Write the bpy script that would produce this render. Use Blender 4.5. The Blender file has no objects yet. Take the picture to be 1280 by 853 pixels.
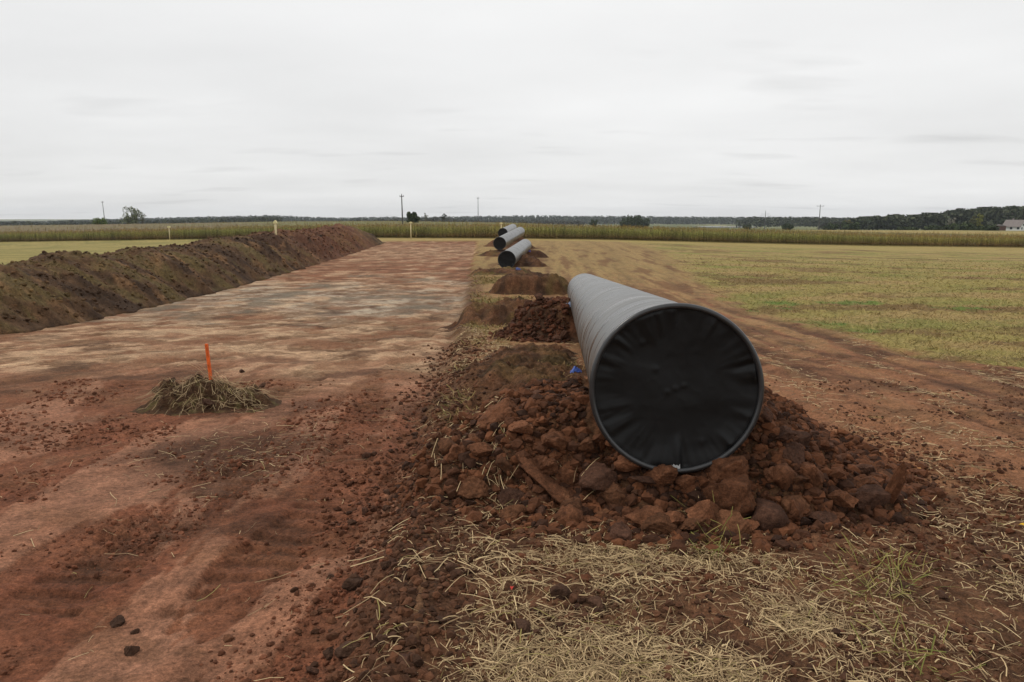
import bpy, bmesh, math, random
import numpy as np
from mathutils import Vector, Matrix

random.seed(7)
RNG = np.random.default_rng(11)
S = bpy.context.scene
COL = S.collection
R = math.radians

# ------------------------------------------------------------------ camera
F_PX = 900.0                       # focal length in photo pixels (1280 wide)
CAM_Z = 1.70
PITCH = math.atan(153.5 / F_PX)    # horizon sits at row 273
cam_d = bpy.data.cameras.new("camera")
cam_d.sensor_width = 36.0
cam_d.lens = 36.0 * F_PX / 1280.0
cam_d.clip_start = 0.05
cam_d.clip_end = 30000.0
cam = bpy.data.objects.new("camera", cam_d)
COL.objects.link(cam)
cam.location = (0, 0, CAM_Z)
cam.rotation_euler = (math.pi / 2 - PITCH, 0, 0)
S.camera = cam

# ------------------------------------------------------------------ sky and sun
SUN_EL, SUN_AZ = R(50), R(-70)     # azimuth from +Y, to the left of the view
W = bpy.data.worlds.new("World")
S.world = W
W.use_nodes = True
wt = W.node_tree
wt.nodes.clear()
def WN(t, **k):
    n = wt.nodes.new(t)
    for a, b in k.items():
        setattr(n, a, b)
    return n
def wmath(op, a, b=None):
    n = WN('ShaderNodeMath', operation=op)
    for i, v in enumerate((a, b)):
        if v is None: continue
        if isinstance(v, (int, float)): n.inputs[i].default_value = v
        else: wt.links.new(v, n.inputs[i])
    return n.outputs[0]
w_out = WN('ShaderNodeOutputWorld')
w_mix = WN('ShaderNodeMixShader')
w_sky = WN('ShaderNodeTexSky', sky_type='NISHITA')
w_sky.sun_disc = False
w_sky.sun_elevation = SUN_EL
w_sky.sun_rotation = SUN_AZ
w_bg1 = WN('ShaderNodeBackground'); w_bg1.inputs[1].default_value = 0.08
w_bg2 = WN('ShaderNodeBackground'); w_bg2.inputs[1].default_value = 1.0
wt.links.new(w_sky.outputs[0], w_bg1.inputs[0])
w_tc = WN('ShaderNodeTexCoord')
w_sep = WN('ShaderNodeSeparateXYZ')
wt.links.new(w_tc.outputs['Generated'], w_sep.inputs[0])
zz = wmath('MAXIMUM', w_sep.outputs[2], 0.0)
zd = wmath('ADD', zz, 0.10)
w_cmb = WN('ShaderNodeCombineXYZ')
wt.links.new(wmath('DIVIDE', w_sep.outputs[0], zd), w_cmb.inputs[0])
wt.links.new(wmath('DIVIDE', w_sep.outputs[1], zd), w_cmb.inputs[1])
def wnoise(scale, detail, rough, loc, sx=1.0, sy=1.0, rot=0.0):
    m = WN('ShaderNodeMapping')
    m.inputs['Location'].default_value = loc
    m.inputs['Rotation'].default_value = (0, 0, rot)
    m.inputs['Scale'].default_value = (sx, sy, 1)
    wt.links.new(w_cmb.outputs[0], m.inputs[0])
    n = WN('ShaderNodeTexNoise')
    n.inputs['Scale'].default_value = scale
    n.inputs['Detail'].default_value = detail
    n.inputs['Roughness'].default_value = rough
    wt.links.new(m.outputs[0], n.inputs['Vector'])
    return n.outputs['Fac']
n1 = wnoise(0.55, 4, 0.5, (3.1, 1.7, 0), 0.8, 1.0, 0.25)
n2 = wnoise(1.5, 3, 0.45, (9.3, 4.2, 0), 0.6, 1.3, 0.1)
r2 = WN('ShaderNodeMapRange'); r2.inputs[1].default_value = 0.60; r2.inputs[2].default_value = 0.76
r2.inputs[3].default_value = 0.0; r2.inputs[4].default_value = 0.11
wt.links.new(n2, r2.inputs[0])
# brightness: horizon 0.76, brighter higher up; soft cloud mottling and a few grey wisps
r0 = WN('ShaderNodeMapRange'); r0.inputs[1].default_value = 0.0; r0.inputs[2].default_value = 0.45
r0.inputs[3].default_value = 0.85; r0.inputs[4].default_value = 0.95
wt.links.new(zz, r0.inputs[0])
r1 = WN('ShaderNodeMapRange'); r1.inputs[1].default_value = 0.3; r1.inputs[2].default_value = 0.7
r1.inputs[3].default_value = -0.065; r1.inputs[4].default_value = 0.065
wt.links.new(n1, r1.inputs[0])
lr = wmath('MULTIPLY', w_sep.outputs[0], 0.05)
br = wmath('SUBTRACT', wmath('ADD', wmath('ADD', r0.outputs[0], r1.outputs[0]), lr), r2.outputs[0])
w_tint = WN('ShaderNodeMix', data_type='RGBA', blend_type='MULTIPLY')
w_tint.inputs[0].default_value = 1.0
w_g = WN('ShaderNodeCombineColor')
for i in range(3): wt.links.new(br, w_g.inputs[i])
wt.links.new(w_g.outputs[0], w_tint.inputs[6])
w_tint.inputs[7].default_value = (1.0, 1.0, 0.995, 1)
wt.links.new(w_tint.outputs[2], w_bg2.inputs[0])
w_mix.inputs[0].default_value = 0.96
wt.links.new(w_bg1.outputs[0], w_mix.inputs[1])
wt.links.new(w_bg2.outputs[0], w_mix.inputs[2])
wt.links.new(w_mix.outputs[0], w_out.inputs[0])

sun_d = bpy.data.lights.new("sun", 'SUN')
sun_d.energy = 1.4
sun_d.angle = R(12)
sun_d.color = (1.0, 0.94, 0.85)
sun = bpy.data.objects.new("sun", sun_d)
COL.objects.link(sun)
sd = Vector((math.sin(SUN_AZ) * math.cos(SUN_EL), math.cos(SUN_AZ) * math.cos(SUN_EL), math.sin(SUN_EL)))
sun.rotation_euler = (-sd).to_track_quat('-Z', 'Y').to_euler()

S.view_settings.view_transform = 'Standard'
S.view_settings.look = 'None'
S.view_settings.exposure = 0.0
S.view_settings.gamma = 1.0
S.view_settings.use_curve_mapping = False
S.cycles.max_bounces = 5
S.cycles.diffuse_bounces = 3
S.cycles.volume_bounces = 0

# ------------------------------------------------------------------ numpy helpers
def srgb(r, g, b):
    c = np.array([r, g, b]) / 255.0
    return np.where(c <= 0.04045, c / 12.92, ((c + 0.055) / 1.055) ** 2.4)

def _hash(ix, iy, seed):
    h = (ix.astype(np.int64) * 374761393 + iy.astype(np.int64) * 668265263 + seed * 974634777) & 0xFFFFFFFF
    h = ((h ^ (h >> 13)) * 1274126177) & 0xFFFFFFFF
    h = ((h ^ (h >> 16)) * 2246822519) & 0xFFFFFFFF
    return ((h ^ (h >> 15)) & 0xFFFFFF) / float(0xFFFFFF)

def pn(x, y, seed=0):
    """gradient noise, about -1..1"""
    x = np.asarray(x, float); y = np.asarray(y, float)
    ix = np.floor(x); iy = np.floor(y)
    fx = x - ix; fy = y - iy
    u = fx * fx * fx * (fx * (fx * 6 - 15) + 10); v = fy * fy * fy * (fy * (fy * 6 - 15) + 10)
    ix = ix.astype(np.int64); iy = iy.astype(np.int64)
    def g(a, b, dx, dy):
        t = _hash(ix + a, iy + b, seed) * 2 * math.pi
        return np.cos(t) * dx + np.sin(t) * dy
    n00 = g(0, 0, fx, fy); n10 = g(1, 0, fx - 1, fy); n01 = g(0, 1, fx, fy - 1); n11 = g(1, 1, fx - 1, fy - 1)
    return 1.5 * ((n00 * (1 - u) + n10 * u) * (1 - v) + (n01 * (1 - u) + n11 * u) * v)

def fbm(x, y, o=4, seed=0, gain=0.5):
    a, s, t = 1.0, 0.0, 0.0
    for i in range(o):
        s = s + a * pn(x * 2 ** i + 17.3 * i, y * 2 ** i - 9.1 * i, seed + i); t += a; a *= gain
    return s / t * 1.4

def billow(x, y, o=3, seed=0, gain=0.5):
    a, s, t = 1.0, 0.0, 0.0
    for i in range(o):
        s = s + a * np.abs(pn(x * 2 ** i + 5.7 * i, y * 2 ** i + 3.3 * i, seed + i)); t += a; a *= gain
    return s / t

def sst(a, b, x):
    t = np.clip((np.asarray(x, float) - a) / (b - a), 0, 1)
    return t * t * (3 - 2 * t)

def lerp(a, b, t):
    return a + (b - a) * t
def cmix(c, d, t):
    return c + (np.asarray(d) - c) * np.asarray(t)[..., None]

def at(px, py, Y):
    """world point seen at photo pixel (px,py) at forward distance Y"""
    xr = (px - 640) / F_PX; yr = (426.5 - py) / F_PX
    d = np.array([xr, math.cos(PITCH) + yr * math.sin(PITCH), -math.sin(PITCH) + yr * math.cos(PITCH)])
    return np.array([0, 0, CAM_Z]) + d * (Y / d[1])

# ------------------------------------------------------------------ terrain
A_T = np.array([-0.95, -0.71, -0.48, -0.33, -0.18, 0.0, 0.13, 0.29, 0.4, 0.51, 0.71, 0.95])
EDGE_Y = np.array([152, 140, 130, 120, 110, 104, 105, 109, 112, 116, 122, 128.0])      # where the maize starts
EDGE_PY = np.array([304, 302.5, 299.5, 297.5, 297.3, 298, 299.5, 303, 305.3, 307.2, 309.2, 311])
EDGE_Z = CAM_Z - (EDGE_PY - 273) / F_PX * EDGE_Y
def zc(y):
    return np.interp(y, [-40, 0, 2, 4, 6, 13, 20, 30, 41, 60, 104, 300, 600, 1000, 2500, 20000],
                     [0.3, 0, 0, -0.08, -0.2, -0.6, -0.98, -1.18, -1.25, -1.28, -1.2, -1.1, -6, -11, -13, -13])
def base_h(x, y):
    x = np.asarray(x, float); y = np.asarray(y, float)
    ys = np.maximum(y, 15.0)
    a = np.clip(x / ys, -1.6, 1.6)
    ez = np.interp(a, A_T, EDGE_Z) - zc(np.interp(a, A_T, EDGE_Y))
    ed = np.interp(a, A_T, EDGE_Y)
    w = sst(0.12, 1.0, ys / ed)
    # the left field rises again, the right one keeps falling
    far = sst(0, 1, (y - ed) / 180) * np.interp(a, [-.95, -.6, -.3, -.15, 0, .13, .3, .45, .6, .95], [.2, .2, .45, .3, -.4, -1.7, -1.2, -.7, -.3, -.3])
    fade = 1 - sst(450, 900, y)
    return zc(y) + (ez * w + far) * fade

def ground_point(px, py):
    xr = (px - 640) / F_PX; yr = (426.5 - py) / F_PX
    d = np.array([xr, math.cos(PITCH) + yr * math.sin(PITCH), -math.sin(PITCH) + yr * math.cos(PITCH)])
    Y = np.exp(np.linspace(math.log(1.2), math.log(400), 4000))
    P = np.array([0, 0, CAM_Z])[None] + d[None] * (Y / d[1])[:, None]
    below = P[:, 2] < base_h(P[:, 0], P[:, 1])
    i = int(np.argmax(below)) if below.any() else len(Y) - 1
    return P[i]

def strip_u(x, y):          # >0 on the pipe side of the stripped strip's edge
    return x + 0.42 + 0.042 * y + 0.12 * fbm(x * 0.9, y * 0.9, 3, 31) * np.clip(1 + y / 25, 1, 3)
def strip_v(x, y):          # >0 inside the strip, seen from the spoil bank
    return x + 10.9 + 0.062 * y
def in_strip(x, y):
    return (1 - sst(-0.30, 0.12, strip_u(x, y))) * sst(-1.2, -0.4, strip_v(x, y)) * (1 - sst(95.5, 97.5, y + 1.2 * fbm(x * .3, y * .3, 2, 5)))

# boundary between the brown track beside the pipes and the mown field
FB = np.array([ground_point(*p)[:2] for p in [(1280, 462), (1200, 458), (1120, 440), (1040, 414), (985, 402), (930, 388), (885, 365), (862, 345), (850, 328), (830, 315), (790, 305)]])
FB = FB[np.argsort(FB[:, 1])]
def field_w(x, y):
    xb = np.interp(y, FB[:, 1], FB[:, 0], left=FB[0, 0] + 0.0)
    xb = np.where(y < FB[0, 1], FB[0, 0] - (FB[0, 1] - y) * 0.12, xb)
    wob = 0.35 * fbm(x * 0.7, y * 0.7, 4, 71) * np.clip(0.5 + y / 15, 0.6, 4)
    return sst(-0.25, 0.35, (x - xb + wob) / np.clip(0.3 + y / 18, 0.4, 5))

def straw_w(x, y):
    """thick straw litter in the foreground right of the strip"""
    u = strip_u(x, y)
    near = 1 - sst(3.2, 4.15, y + 0.35 * fbm(x * 1.3, y * 1.3, 3, 9) + 0.10 * np.maximum(x - 0.8, 0) )
    side = sst(0.10, 0.75, u - 0.02)
    clump = .06 + .94 * sst(-0.3, 0.40, fbm(x * 1.5, y * 1.5, 4, 14) + 0.12 - 0.75 * sst(1.0, 1.9, x) - .5 * sst(.45, -.1, x) * sst(2.6, 3.2, y))
    return near * side * clump

PIPE_AX = np.array([0.0678, 1.0]) / math.hypot(0.0678, 1)

def track_coord(x, y):
    return x - 0.06 * y

def plate_w(x, y):
    """smooth scraped plates of clay with crisp, broken edges"""
    ca, sa = math.cos(R(24)), math.sin(R(24))
    p = x * ca - y * sa; q = x * sa + y * ca
    k = np.clip(.5 + y / 9, .6, 1.6)
    f = fbm(p * 1.5 / k + 4.2, q * .55 / k, 6, 141, .58)
    return sst(-.02, .07, f)

TRACKS = []
for pts, wd in [([(512, 600), (540, 500), (566, 430), (585, 380)], .55), ([(430, 560), (480, 470), (530, 410), (560, 370)], .5), ([(330, 500), (420, 432), (520, 392)], .5), ([(120, 853), (300, 690), (430, 590)], .45), ([(0, 760), (170, 640), (330, 560)], .45), ([(60, 500), (250, 440), (420, 400)], .5)]:
    P = np.array([ground_point(*p)[:2] for p in pts]); TRACKS.append((P, wd))
def track_marks(x, y):
    """prints of machine tracks: (how deep inside a print, cleat bars)"""
    m = np.zeros_like(x); bars = np.zeros_like(x)
    for P, wd in TRACKS:
        s0 = 0.0
        for a, b in zip(P[:-1], P[1:]):
            d = b - a; L = np.hypot(*d); d = d / L
            lo = np.minimum(a, b) - 1.5; hi = np.maximum(a, b) + 1.5
            k = np.nonzero((x > lo[0]) & (x < hi[0]) & (y > lo[1]) & (y < hi[1]))[0]
            if len(k):
                s = (x[k] - a[0]) * d[0] + (y[k] - a[1]) * d[1]; t = -(x[k] - a[0]) * d[1] + (y[k] - a[1]) * d[0]
                t = t + .06 * fbm(x[k] * 1.7, y[k] * 1.7, 3, 160)
                w = (1 - sst(wd * .42, wd * .55, np.abs(t))) * sst(-.02, .0, s) * (1 - sst(L, L + .02, s)) * sst(-.25, .1, fbm(x[k] * .9, y[k] * .9, 4, 161) + .08)
                br = sst(-.1, .35, np.sin((s + s0) * 2 * math.pi / .19 + .5 * fbm(x[k] * 3, y[k] * 3, 2, 162)))
                m[k] = np.maximum(m[k], w); bars[k] = np.maximum(bars[k], w * br)
            s0 += L
    return m, bars

def ground_detail(x, y):
    r = np.hypot(x, y)
    near = 1 - sst(14, 45, r)
    nn = 1 - sst(6, 14, r)
    st = in_strip(x, y)
    ca, sa = math.cos(R(24)), math.sin(R(24))
    p = x * ca - y * sa; q = x * sa + y * ca            # q along the scrape marks
    streak = fbm(p * 3.2, q * 0.9, 4, 41)
    crumb_m = sst(-0.1, 0.45, fbm(x * 0.8, y * 0.8, 3, 45))
    plate = plate_w(x, y)
    h_strip = 0.013 * plate + (1 - plate) * near * .035 * (billow(x * 4, y * 4, 4, 48, .6) - .2) + 0.028 * fbm(x * 0.9, y * 0.9, 3, 42) + 0.013 * streak + (.2 + crumb_m) * (1 - .75 * plate) * near * (0.05 * (billow(x * 5, y * 5, 4, 44, .6) - 0.2)) \
        + nn * (.3 + crumb_m) * (1 - .7 * plate) * 0.026 * (billow(x * 15, y * 15, 3, 46) - 0.2) + nn * 0.004 * fbm(x * 22, y * 22, 2, 47)
    t = track_coord(x, y)
    rut = 0.05 * fbm(t * 2.3, y * 0.12, 3, 51) * sst(1.2, 2.2, x) * (1 - sst(40, 80, y))
    soil_m = sst(-0.2, 0.4, fbm(x * 1.1, y * 1.1, 3, 52))
    h_right = rut + 0.03 * fbm(x * 0.7, y * 0.7, 3, 53) + near * soil_m * 0.07 * (billow(x * 4.5, y * 4.5, 4, 54) - 0.2) + nn * 0.03 * (billow(x * 14, y * 14, 2, 55) - 0.2)
    tm, tb = track_marks(x, y)
    h_strip = h_strip - .018 * tm - .020 * tb * near
    h = h_strip * st + h_right * (1 - st) * (1 - 0.5 * sst(60, 100, y))
    # topsoil was stripped: the strip lies a little lower
    h = h - 0.16 * st * sst(-0.5, 4, y) + 0.02 * (1 - st)
    # scraped ridge of crumbs along the strip's edge
    u = strip_u(x, y)
    h = h + 0.05 * np.exp(-((u - 0.02) / 0.12) ** 2) * near * (0.4 + 0.8 * billow(x * 7, y * 7, 2, 57))
    return h
def ground_h(x, y):
    x = np.asarray(x, float); y = np.asarray(y, float)
    return base_h(x, y) + ground_detail(x, y) * (1 - sst(200, 400, np.hypot(x, y)))

C_RED = srgb(130, 85, 61); C_RED2 = srgb(114, 68, 48); C_SALM = srgb(158, 117, 94); C_DARK = srgb(66, 44, 31); C_BROWN = srgb(108, 76, 51)
C_TAN = srgb(178, 148, 117); C_GREY = srgb(160, 147, 128); C_GREYD = srgb(112, 100, 84); C_STRAW = srgb(178, 150, 102)
C_FIELD = srgb(137, 124, 71); C_FGREEN = srgb(106, 110, 52); C_LUSH = srgb(80, 106, 42); C_TRK = srgb(134, 93, 66); C_HAY = srgb(150, 124, 84)

def ground_color(x, y):
    n = x.shape[0]
    r = np.hypot(x, y)
    f1 = fbm(x * 0.33, y * 0.33, 4, 101); f2 = fbm(x * 1.1, y * 1.1, 4, 102); f3 = fbm(x * 4, y * 4, 4, 103)
    ca, sa = math.cos(R(24)), math.sin(R(24))
    p = x * ca - y * sa; q = x * sa + y * ca
    stk = fbm(p * 2.6, q * 0.7, 5, 104)
    stk2 = fbm(p * 7, q * 1.6, 4, 105)
    # ---- strip
    d = y * (1 + 0.30 * f1 + .10 * f2) + 0.9 * f2 + 0.02 * (x + 5) * y * 0.3
    ks = [0, 4, 6.5, 8.5, 10.2, 12.5, 15, 18, 22, 26, 31, 36, 42, 52, 60, 75, 90, 100]
    kc = np.array([C_RED * .95, C_RED, C_RED * .98, lerp(C_RED, C_BROWN, .35), lerp(C_RED, C_TAN, .25), lerp(C_TAN, C_RED, .30), lerp(C_TAN, C_RED, .35), lerp(C_TAN, C_BROWN, .55), lerp(C_GREY, C_TAN, .5),
                   C_GREY, lerp(C_GREY, C_TAN, .6), lerp(C_TAN, C_RED, .5), C_RED, lerp(C_RED, C_TAN, .2), lerp(C_TAN, C_RED, .3), lerp(C_TAN, C_RED, .3), C_RED, C_RED2])
    c = np.stack([np.interp(d, ks, kc[:, i]) for i in range(3)], 1)
    near = 1 - sst(6.5, 14, d)
    pl = plate_w(x, y)
    c = cmix(c, lerp(C_SALM, C_RED, .25), near * pl * (.55 + .3 * stk))
    c = cmix(c, C_RED2 * .90, near * (1 - pl) * np.clip(.55 + .5 * f2 + .3 * f3, 0, .95))
    c = cmix(c, C_BROWN * .8, (1 - near) * (1 - pl) * np.clip(.55 + .55 * f2 + .35 * f3, 0, .9))
    c = cmix(c, C_TAN * 1.12, (1 - near) * pl * np.clip(.30 + .5 * stk, 0, .6) * sst(8, 11, d) * (1 - sst(19, 23, d)))
    b2 = fbm(p * .9 + 8, q * 1.6, 6, 142, .6)
    c = cmix(c, C_BROWN * .75, sst(.12, .26, b2) * .6 * (1 - .5 * near))
    c = cmix(c, C_DARK, sst(0.12, 0.55, fbm(x * 0.8, y * 0.8, 5, 106) + 0.35 * f3) * 0.62)
    c = cmix(c, C_TAN * 1.05, (1 - near) * sst(0.15, 0.45, fbm(x * 0.45 + 9, y * 0.5, 4, 107)) * sst(9, 12, d) * 0.6)
    c = cmix(c, C_GREYD * .8, sst(20, 23, d) * (1 - sst(33, 37, d)) * sst(0.05, 0.4, fbm(x * .5, y * .35, 4, 108)) * 0.8)
    c = c * (1 + 0.28 * f3 + 0.22 * stk2 * (1 - sst(10, 30, r)))[:, None]
    tm, tb = track_marks(x, y)
    c = cmix(c, C_DARK * 1.1, np.clip(.22 * tm + .50 * tb, 0, .7) * (.7 + .5 * f3))
    c = cmix(c, lerp(C_RED, C_BROWN, .3) * .95, (1 - near) * sst(.0, .22, fbm(p * .8 + 21, q * .9, 6, 143, .6)) * .62 * (1 - .6 * sst(20, 24, d) * (1 - sst(32, 37, d))))
    # the damp trodden patch below the straw heap
    gx, gy = ground_point(300, 545)[:2]
    pt = np.exp(-(((x - gx) / 0.75) ** 2 + ((y - gy) / 0.95) ** 2) ** 1.5) 
    c = cmix(c, C_DARK * 1.15, np.clip(pt * (0.9 + 0.5 * f3), 0, 0.85))
    strip = np.clip(c, 0.008, 0.6)
    # ---- right of the strip: brown soil and straw
    soil = cmix(np.tile(C_TRK, (n, 1)), C_DARK, sst(-0.1, 0.45, f2 + 0.5 * f3) * 0.5)
    t = track_coord(x, y)
    rl = fbm(t * 2.3, y * 0.12, 3, 51)
    soil = cmix(soil, C_HAY, sst(0.0, 0.35, fbm(t * 3.5, y * 0.5, 5, 111) + 0.25 * f3 + 0.35 * sst(8, 16, y)) * (0.10 + 0.48 * sst(7, 20, y)))
    soil = cmix(soil, C_DARK * 1.1, sst(0.1, 0.5, -rl) * 0.55 * sst(1.2, 2.2, x))
    soil = cmix(soil, C_FGREEN * .85, sst(0.18, 0.5, fbm(x * .55 + 3, y * .55, 4, 112)) * sst(6, 9, y) * (1 - sst(0.8, 2.4, strip_u(x, y))) * 0.8)
    soil = cmix(soil, srgb(78, 54, 38), (1 - sst(3.6, 5.0, y + .3 * f2)) * np.clip(.68 + .4 * f3, 0, .85))
    # far part towards the maize is paler hay
    soil = cmix(soil, lerp(C_HAY, C_FIELD, .45), sst(20, 45, y) * 0.6)
    soil = cmix(soil, C_BROWN * .9, sst(.05, .3, fbm(t * .9 + 2, y * .09, 5, 119, .6) + .2 * f3) * sst(16, 24, y) * (1 - sst(70, 90, y)) * .75)
    # wheel ruts following the field's edge
    xb = np.interp(y, FB[:, 1], FB[:, 0]); k_ = np.clip(.35 + y / 22, .4, 3)
    tf = (x - xb) / k_ + .15 * fbm(x * .4, y * .3, 3, 122)
    for off, wd_ in ((-.45, .22), (-1.7, .28), (-2.5, .16), (-3.6, .2)):
        soil = cmix(soil, C_DARK * 1.15, np.exp(-((tf - off) / wd_) ** 2) * np.clip(.55 + .5 * f2 + .3 * f3, 0, .8) * sst(1.0, 1.8, x) * (1 - .6 * sst(14, 40, y)))
    # ---- mown field
    field = cmix(np.tile(C_FIELD, (n, 1)), C_FGREEN, sst(-0.15, 0.45, fbm(x * 0.16, y * 0.22, 4, 113) + 0.3 * f2) * 0.62)
    field = cmix(field, C_HAY, sst(-0.15, 0.4, fbm(x * 0.2 + 7, y * 0.35, 4, 114) + 0.25 * f3) * 0.65)
    field = cmix(field, C_BROWN * .8, sst(0.12, 0.45, fbm(x * 0.12 + 2, y * 0.3, 4, 115) + 0.35 * f2) * 0.65)
    field = cmix(field, C_DARK, sst(0.3, 0.7, fbm(x * 2.1, y * 2.1, 4, 116)) * 0.45)
    for (px, py, a, b) in [(975, 380, .7, .9), (1027, 406, .55, .5), (940, 390, .3, .3), (1075, 415, .6, .35), (1205, 387, 1.0, .6), (1000, 405, .25, .2), (1060, 380, 1.4, .8), (975, 387, .4, .3)]:
        g = ground_point(px, py)
        e = ((x - g[0]) / a) ** 2 + ((y - g[1]) / b) ** 2 + 1.1 * fbm(x * 2.2, y * 2.2, 3, 117)
        field = cmix(field, C_LUSH, (1 - sst(0.3, 1.0, e)) * 0.8)
    field = field * (1 + 0.25 * f3)[:, None]
    fw = field_w(x, y)
    left = 1 - sst(-5.6, -4.1, strip_v(x, y))
    c = cmix(soil, field, np.maximum(fw, left))
    grass_left = cmix(np.tile(srgb(140, 126, 74), (n, 1)), srgb(120, 112, 62), sst(-.3, .4, fbm(x * .1, y * .3, 4, 118)))
    c = cmix(c, grass_left * (1 + .2 * f3)[:, None], left)
    c = cmix(c, lerp(C_FIELD, C_STRAW, .25) * 1.02, sst(96, 99, y) * (1 - left) * 0.7)
    st = in_strip(x, y)
    c = cmix(c, strip, st)
    # moist crumbly edge
    u = strip_u(x, y)
    c = cmix(c, C_DARK, np.exp(-((u - 0.05) / (0.22 + 0.01 * y)) ** 2) * (0.55 + 0.3 * f2) * (1 - sst(25, 60, y)))
    # far country: meadows and ploughland
    ff = fbm(x / 160, y / 420, 3, 120)
    farc = cmix(np.tile(srgb(96, 100, 62), (n, 1)), srgb(140, 134, 98), sst(-0.1, 0.3, ff))
    farc = cmix(farc, srgb(78, 88, 54), sst(0.1, 0.4, fbm(x / 90, y / 300, 3, 121)))
    c = cmix(c, farc, sst(300, 420, r))
    return np.clip(c, 0.006, 0.7)

# ------------------------------------------------------------------ mesh + material helpers
def mesh_np(name, V, F, mat=None, cols=None, smooth=False, parent=None):
    V = np.ascontiguousarray(V, np.float32)
    Fs = F if isinstance(F, list) else [F]
    Fs = [np.asarray(f, np.int32) for f in Fs if len(f)]
    me = bpy.data.meshes.new(name)
    me.vertices.add(len(V)); me.vertices.foreach_set('co', V.ravel())
    tot = np.concatenate([np.full(len(f), f.shape[1], np.int32) for f in Fs])
    idx = np.concatenate([f.ravel() for f in Fs])
    me.loops.add(len(idx)); me.loops.foreach_set('vertex_index', idx)
    me.polygons.add(len(tot))
    me.polygons.foreach_set('loop_start', np.concatenate([[0], np.cumsum(tot)[:-1]]).astype(np.int32))
    me.polygons.foreach_set('loop_total', tot)
    me.polygons.foreach_set('use_smooth', np.full(len(tot), smooth, bool))
    me.update(calc_edges=True)
    if cols is not None:
        a = me.color_attributes.new('Col', 'FLOAT_COLOR', 'POINT')
        c4 = np.ones((len(V), 4), np.float32); c4[:, :3] = cols
        a.data.foreach_set('color', c4.ravel())
    if mat: me.materials.append(mat)
    o = bpy.data.objects.new(name, me)
    COL.objects.link(o)
    if parent: o.parent = parent
    return o

def bm_obj(name, bm, mat=None, parent=None, smooth=False):
    me = bpy.data.meshes.new(name)
    bmesh.ops.recalc_face_normals(bm, faces=bm.faces)
    bm.to_mesh(me); bm.free()
    if smooth:
        for p in me.polygons: p.use_smooth = True
    if mat: me.materials.append(mat)
    o = bpy.data.objects.new(name, me)
    COL.objects.link(o)
    if parent: o.parent = parent
    return o

def tag(o, label=None, cat=None, group=None, kind=None):
    if label: o['label'] = label
    if cat: o['category'] = cat
    if group: o['group'] = group
    if kind: o['kind'] = kind
    return o
def empty(name, loc, label, cat, group=None, rz=0.0):
    o = bpy.data.objects.new(name, None)
    COL.objects.link(o)
    o.location = tuple(float(v) for v in loc)
    o.rotation_euler = (0, 0, rz)
    o.empty_display_size = 0.2
    return tag(o, label, cat, group)

def grid_faces(nr, nc, wrap=False):
    i = np.arange(nr - 1)[:, None]; j = np.arange(nc if wrap else nc - 1)[None]
    j2 = (j + 1) % nc
    a = i * nc + j; b = i * nc + j2; c = (i + 1) * nc + j2; d = (i + 1) * nc + j
    return np.stack([a, b, c, d], -1).reshape(-1, 4)

def mat_new(name, col=(.5, .5, .5), rough=0.9, attr=None, noise=None, bump=None, spec=0.2, objrand=0.0, metal=0.0):
    """noise: list of (scale, amount); bump: list of (scale, strength, distance)"""
    m = bpy.data.materials.new(name); m.use_nodes = True
    nt = m.node_tree; L = nt.links
    b = nt.nodes['Principled BSDF']
    b.inputs['Roughness'].default_value = rough
    b.inputs['Specular IOR Level'].default_value = spec
    b.inputs['Metallic'].default_value = metal
    if attr:
        a = nt.nodes.new('ShaderNodeAttribute'); a.attribute_name = attr; c = a.outputs['Color']
    else:
        a = nt.nodes.new('ShaderNodeRGB'); a.outputs[0].default_value = (*col, 1); c = a.outputs[0]
    geo = nt.nodes.new('ShaderNodeNewGeometry')
    for (sc, am) in noise or []:
        n = nt.nodes.new('ShaderNodeTexNoise'); n.inputs['Scale'].default_value = sc; n.inputs['Detail'].default_value = 5; n.inputs['Roughness'].default_value = .6
        L.new(geo.outputs['Position'], n.inputs['Vector'])
        mr = nt.nodes.new('ShaderNodeMapRange'); mr.inputs[1].default_value = .3; mr.inputs[2].default_value = .7; mr.inputs[3].default_value = 1 - am; mr.inputs[4].default_value = 1 + am
        L.new(n.outputs['Fac'], mr.inputs[0])
        vm = nt.nodes.new('ShaderNodeVectorMath'); vm.operation = 'SCALE'
        L.new(c, vm.inputs[0]); L.new(mr.outputs[0], vm.inputs['Scale']); c = vm.outputs[0]
    if objrand:
        oi = nt.nodes.new('ShaderNodeObjectInfo')
        mr = nt.nodes.new('ShaderNodeMapRange'); mr.inputs[3].default_value = 1 - objrand; mr.inputs[4].default_value = 1 + objrand
        L.new(oi.outputs['Random'], mr.inputs[0])
        vm = nt.nodes.new('ShaderNodeVectorMath'); vm.operation = 'SCALE'
        L.new(c, vm.inputs[0]); L.new(mr.outputs[0], vm.inputs['Scale']); c = vm.outputs[0]
    L.new(c, b.inputs['Base Color'])
    prev = None
    for (sc, st, dist) in bump or []:
        n = nt.nodes.new('ShaderNodeTexNoise'); n.inputs['Scale'].default_value = sc; n.inputs['Detail'].default_value = 6; n.inputs['Roughness'].default_value = .65
        L.new(geo.outputs['Position'], n.inputs['Vector'])
        bp = nt.nodes.new('ShaderNodeBump'); bp.inputs['Strength'].default_value = st; bp.inputs['Distance'].default_value = dist
        L.new(n.outputs['Fac'], bp.inputs['Height'])
        if prev: L.new(prev, bp.inputs['Normal'])
        prev = bp.outputs['Normal']
    if prev: L.new(prev, b.inputs['Normal'])
    return m

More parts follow.
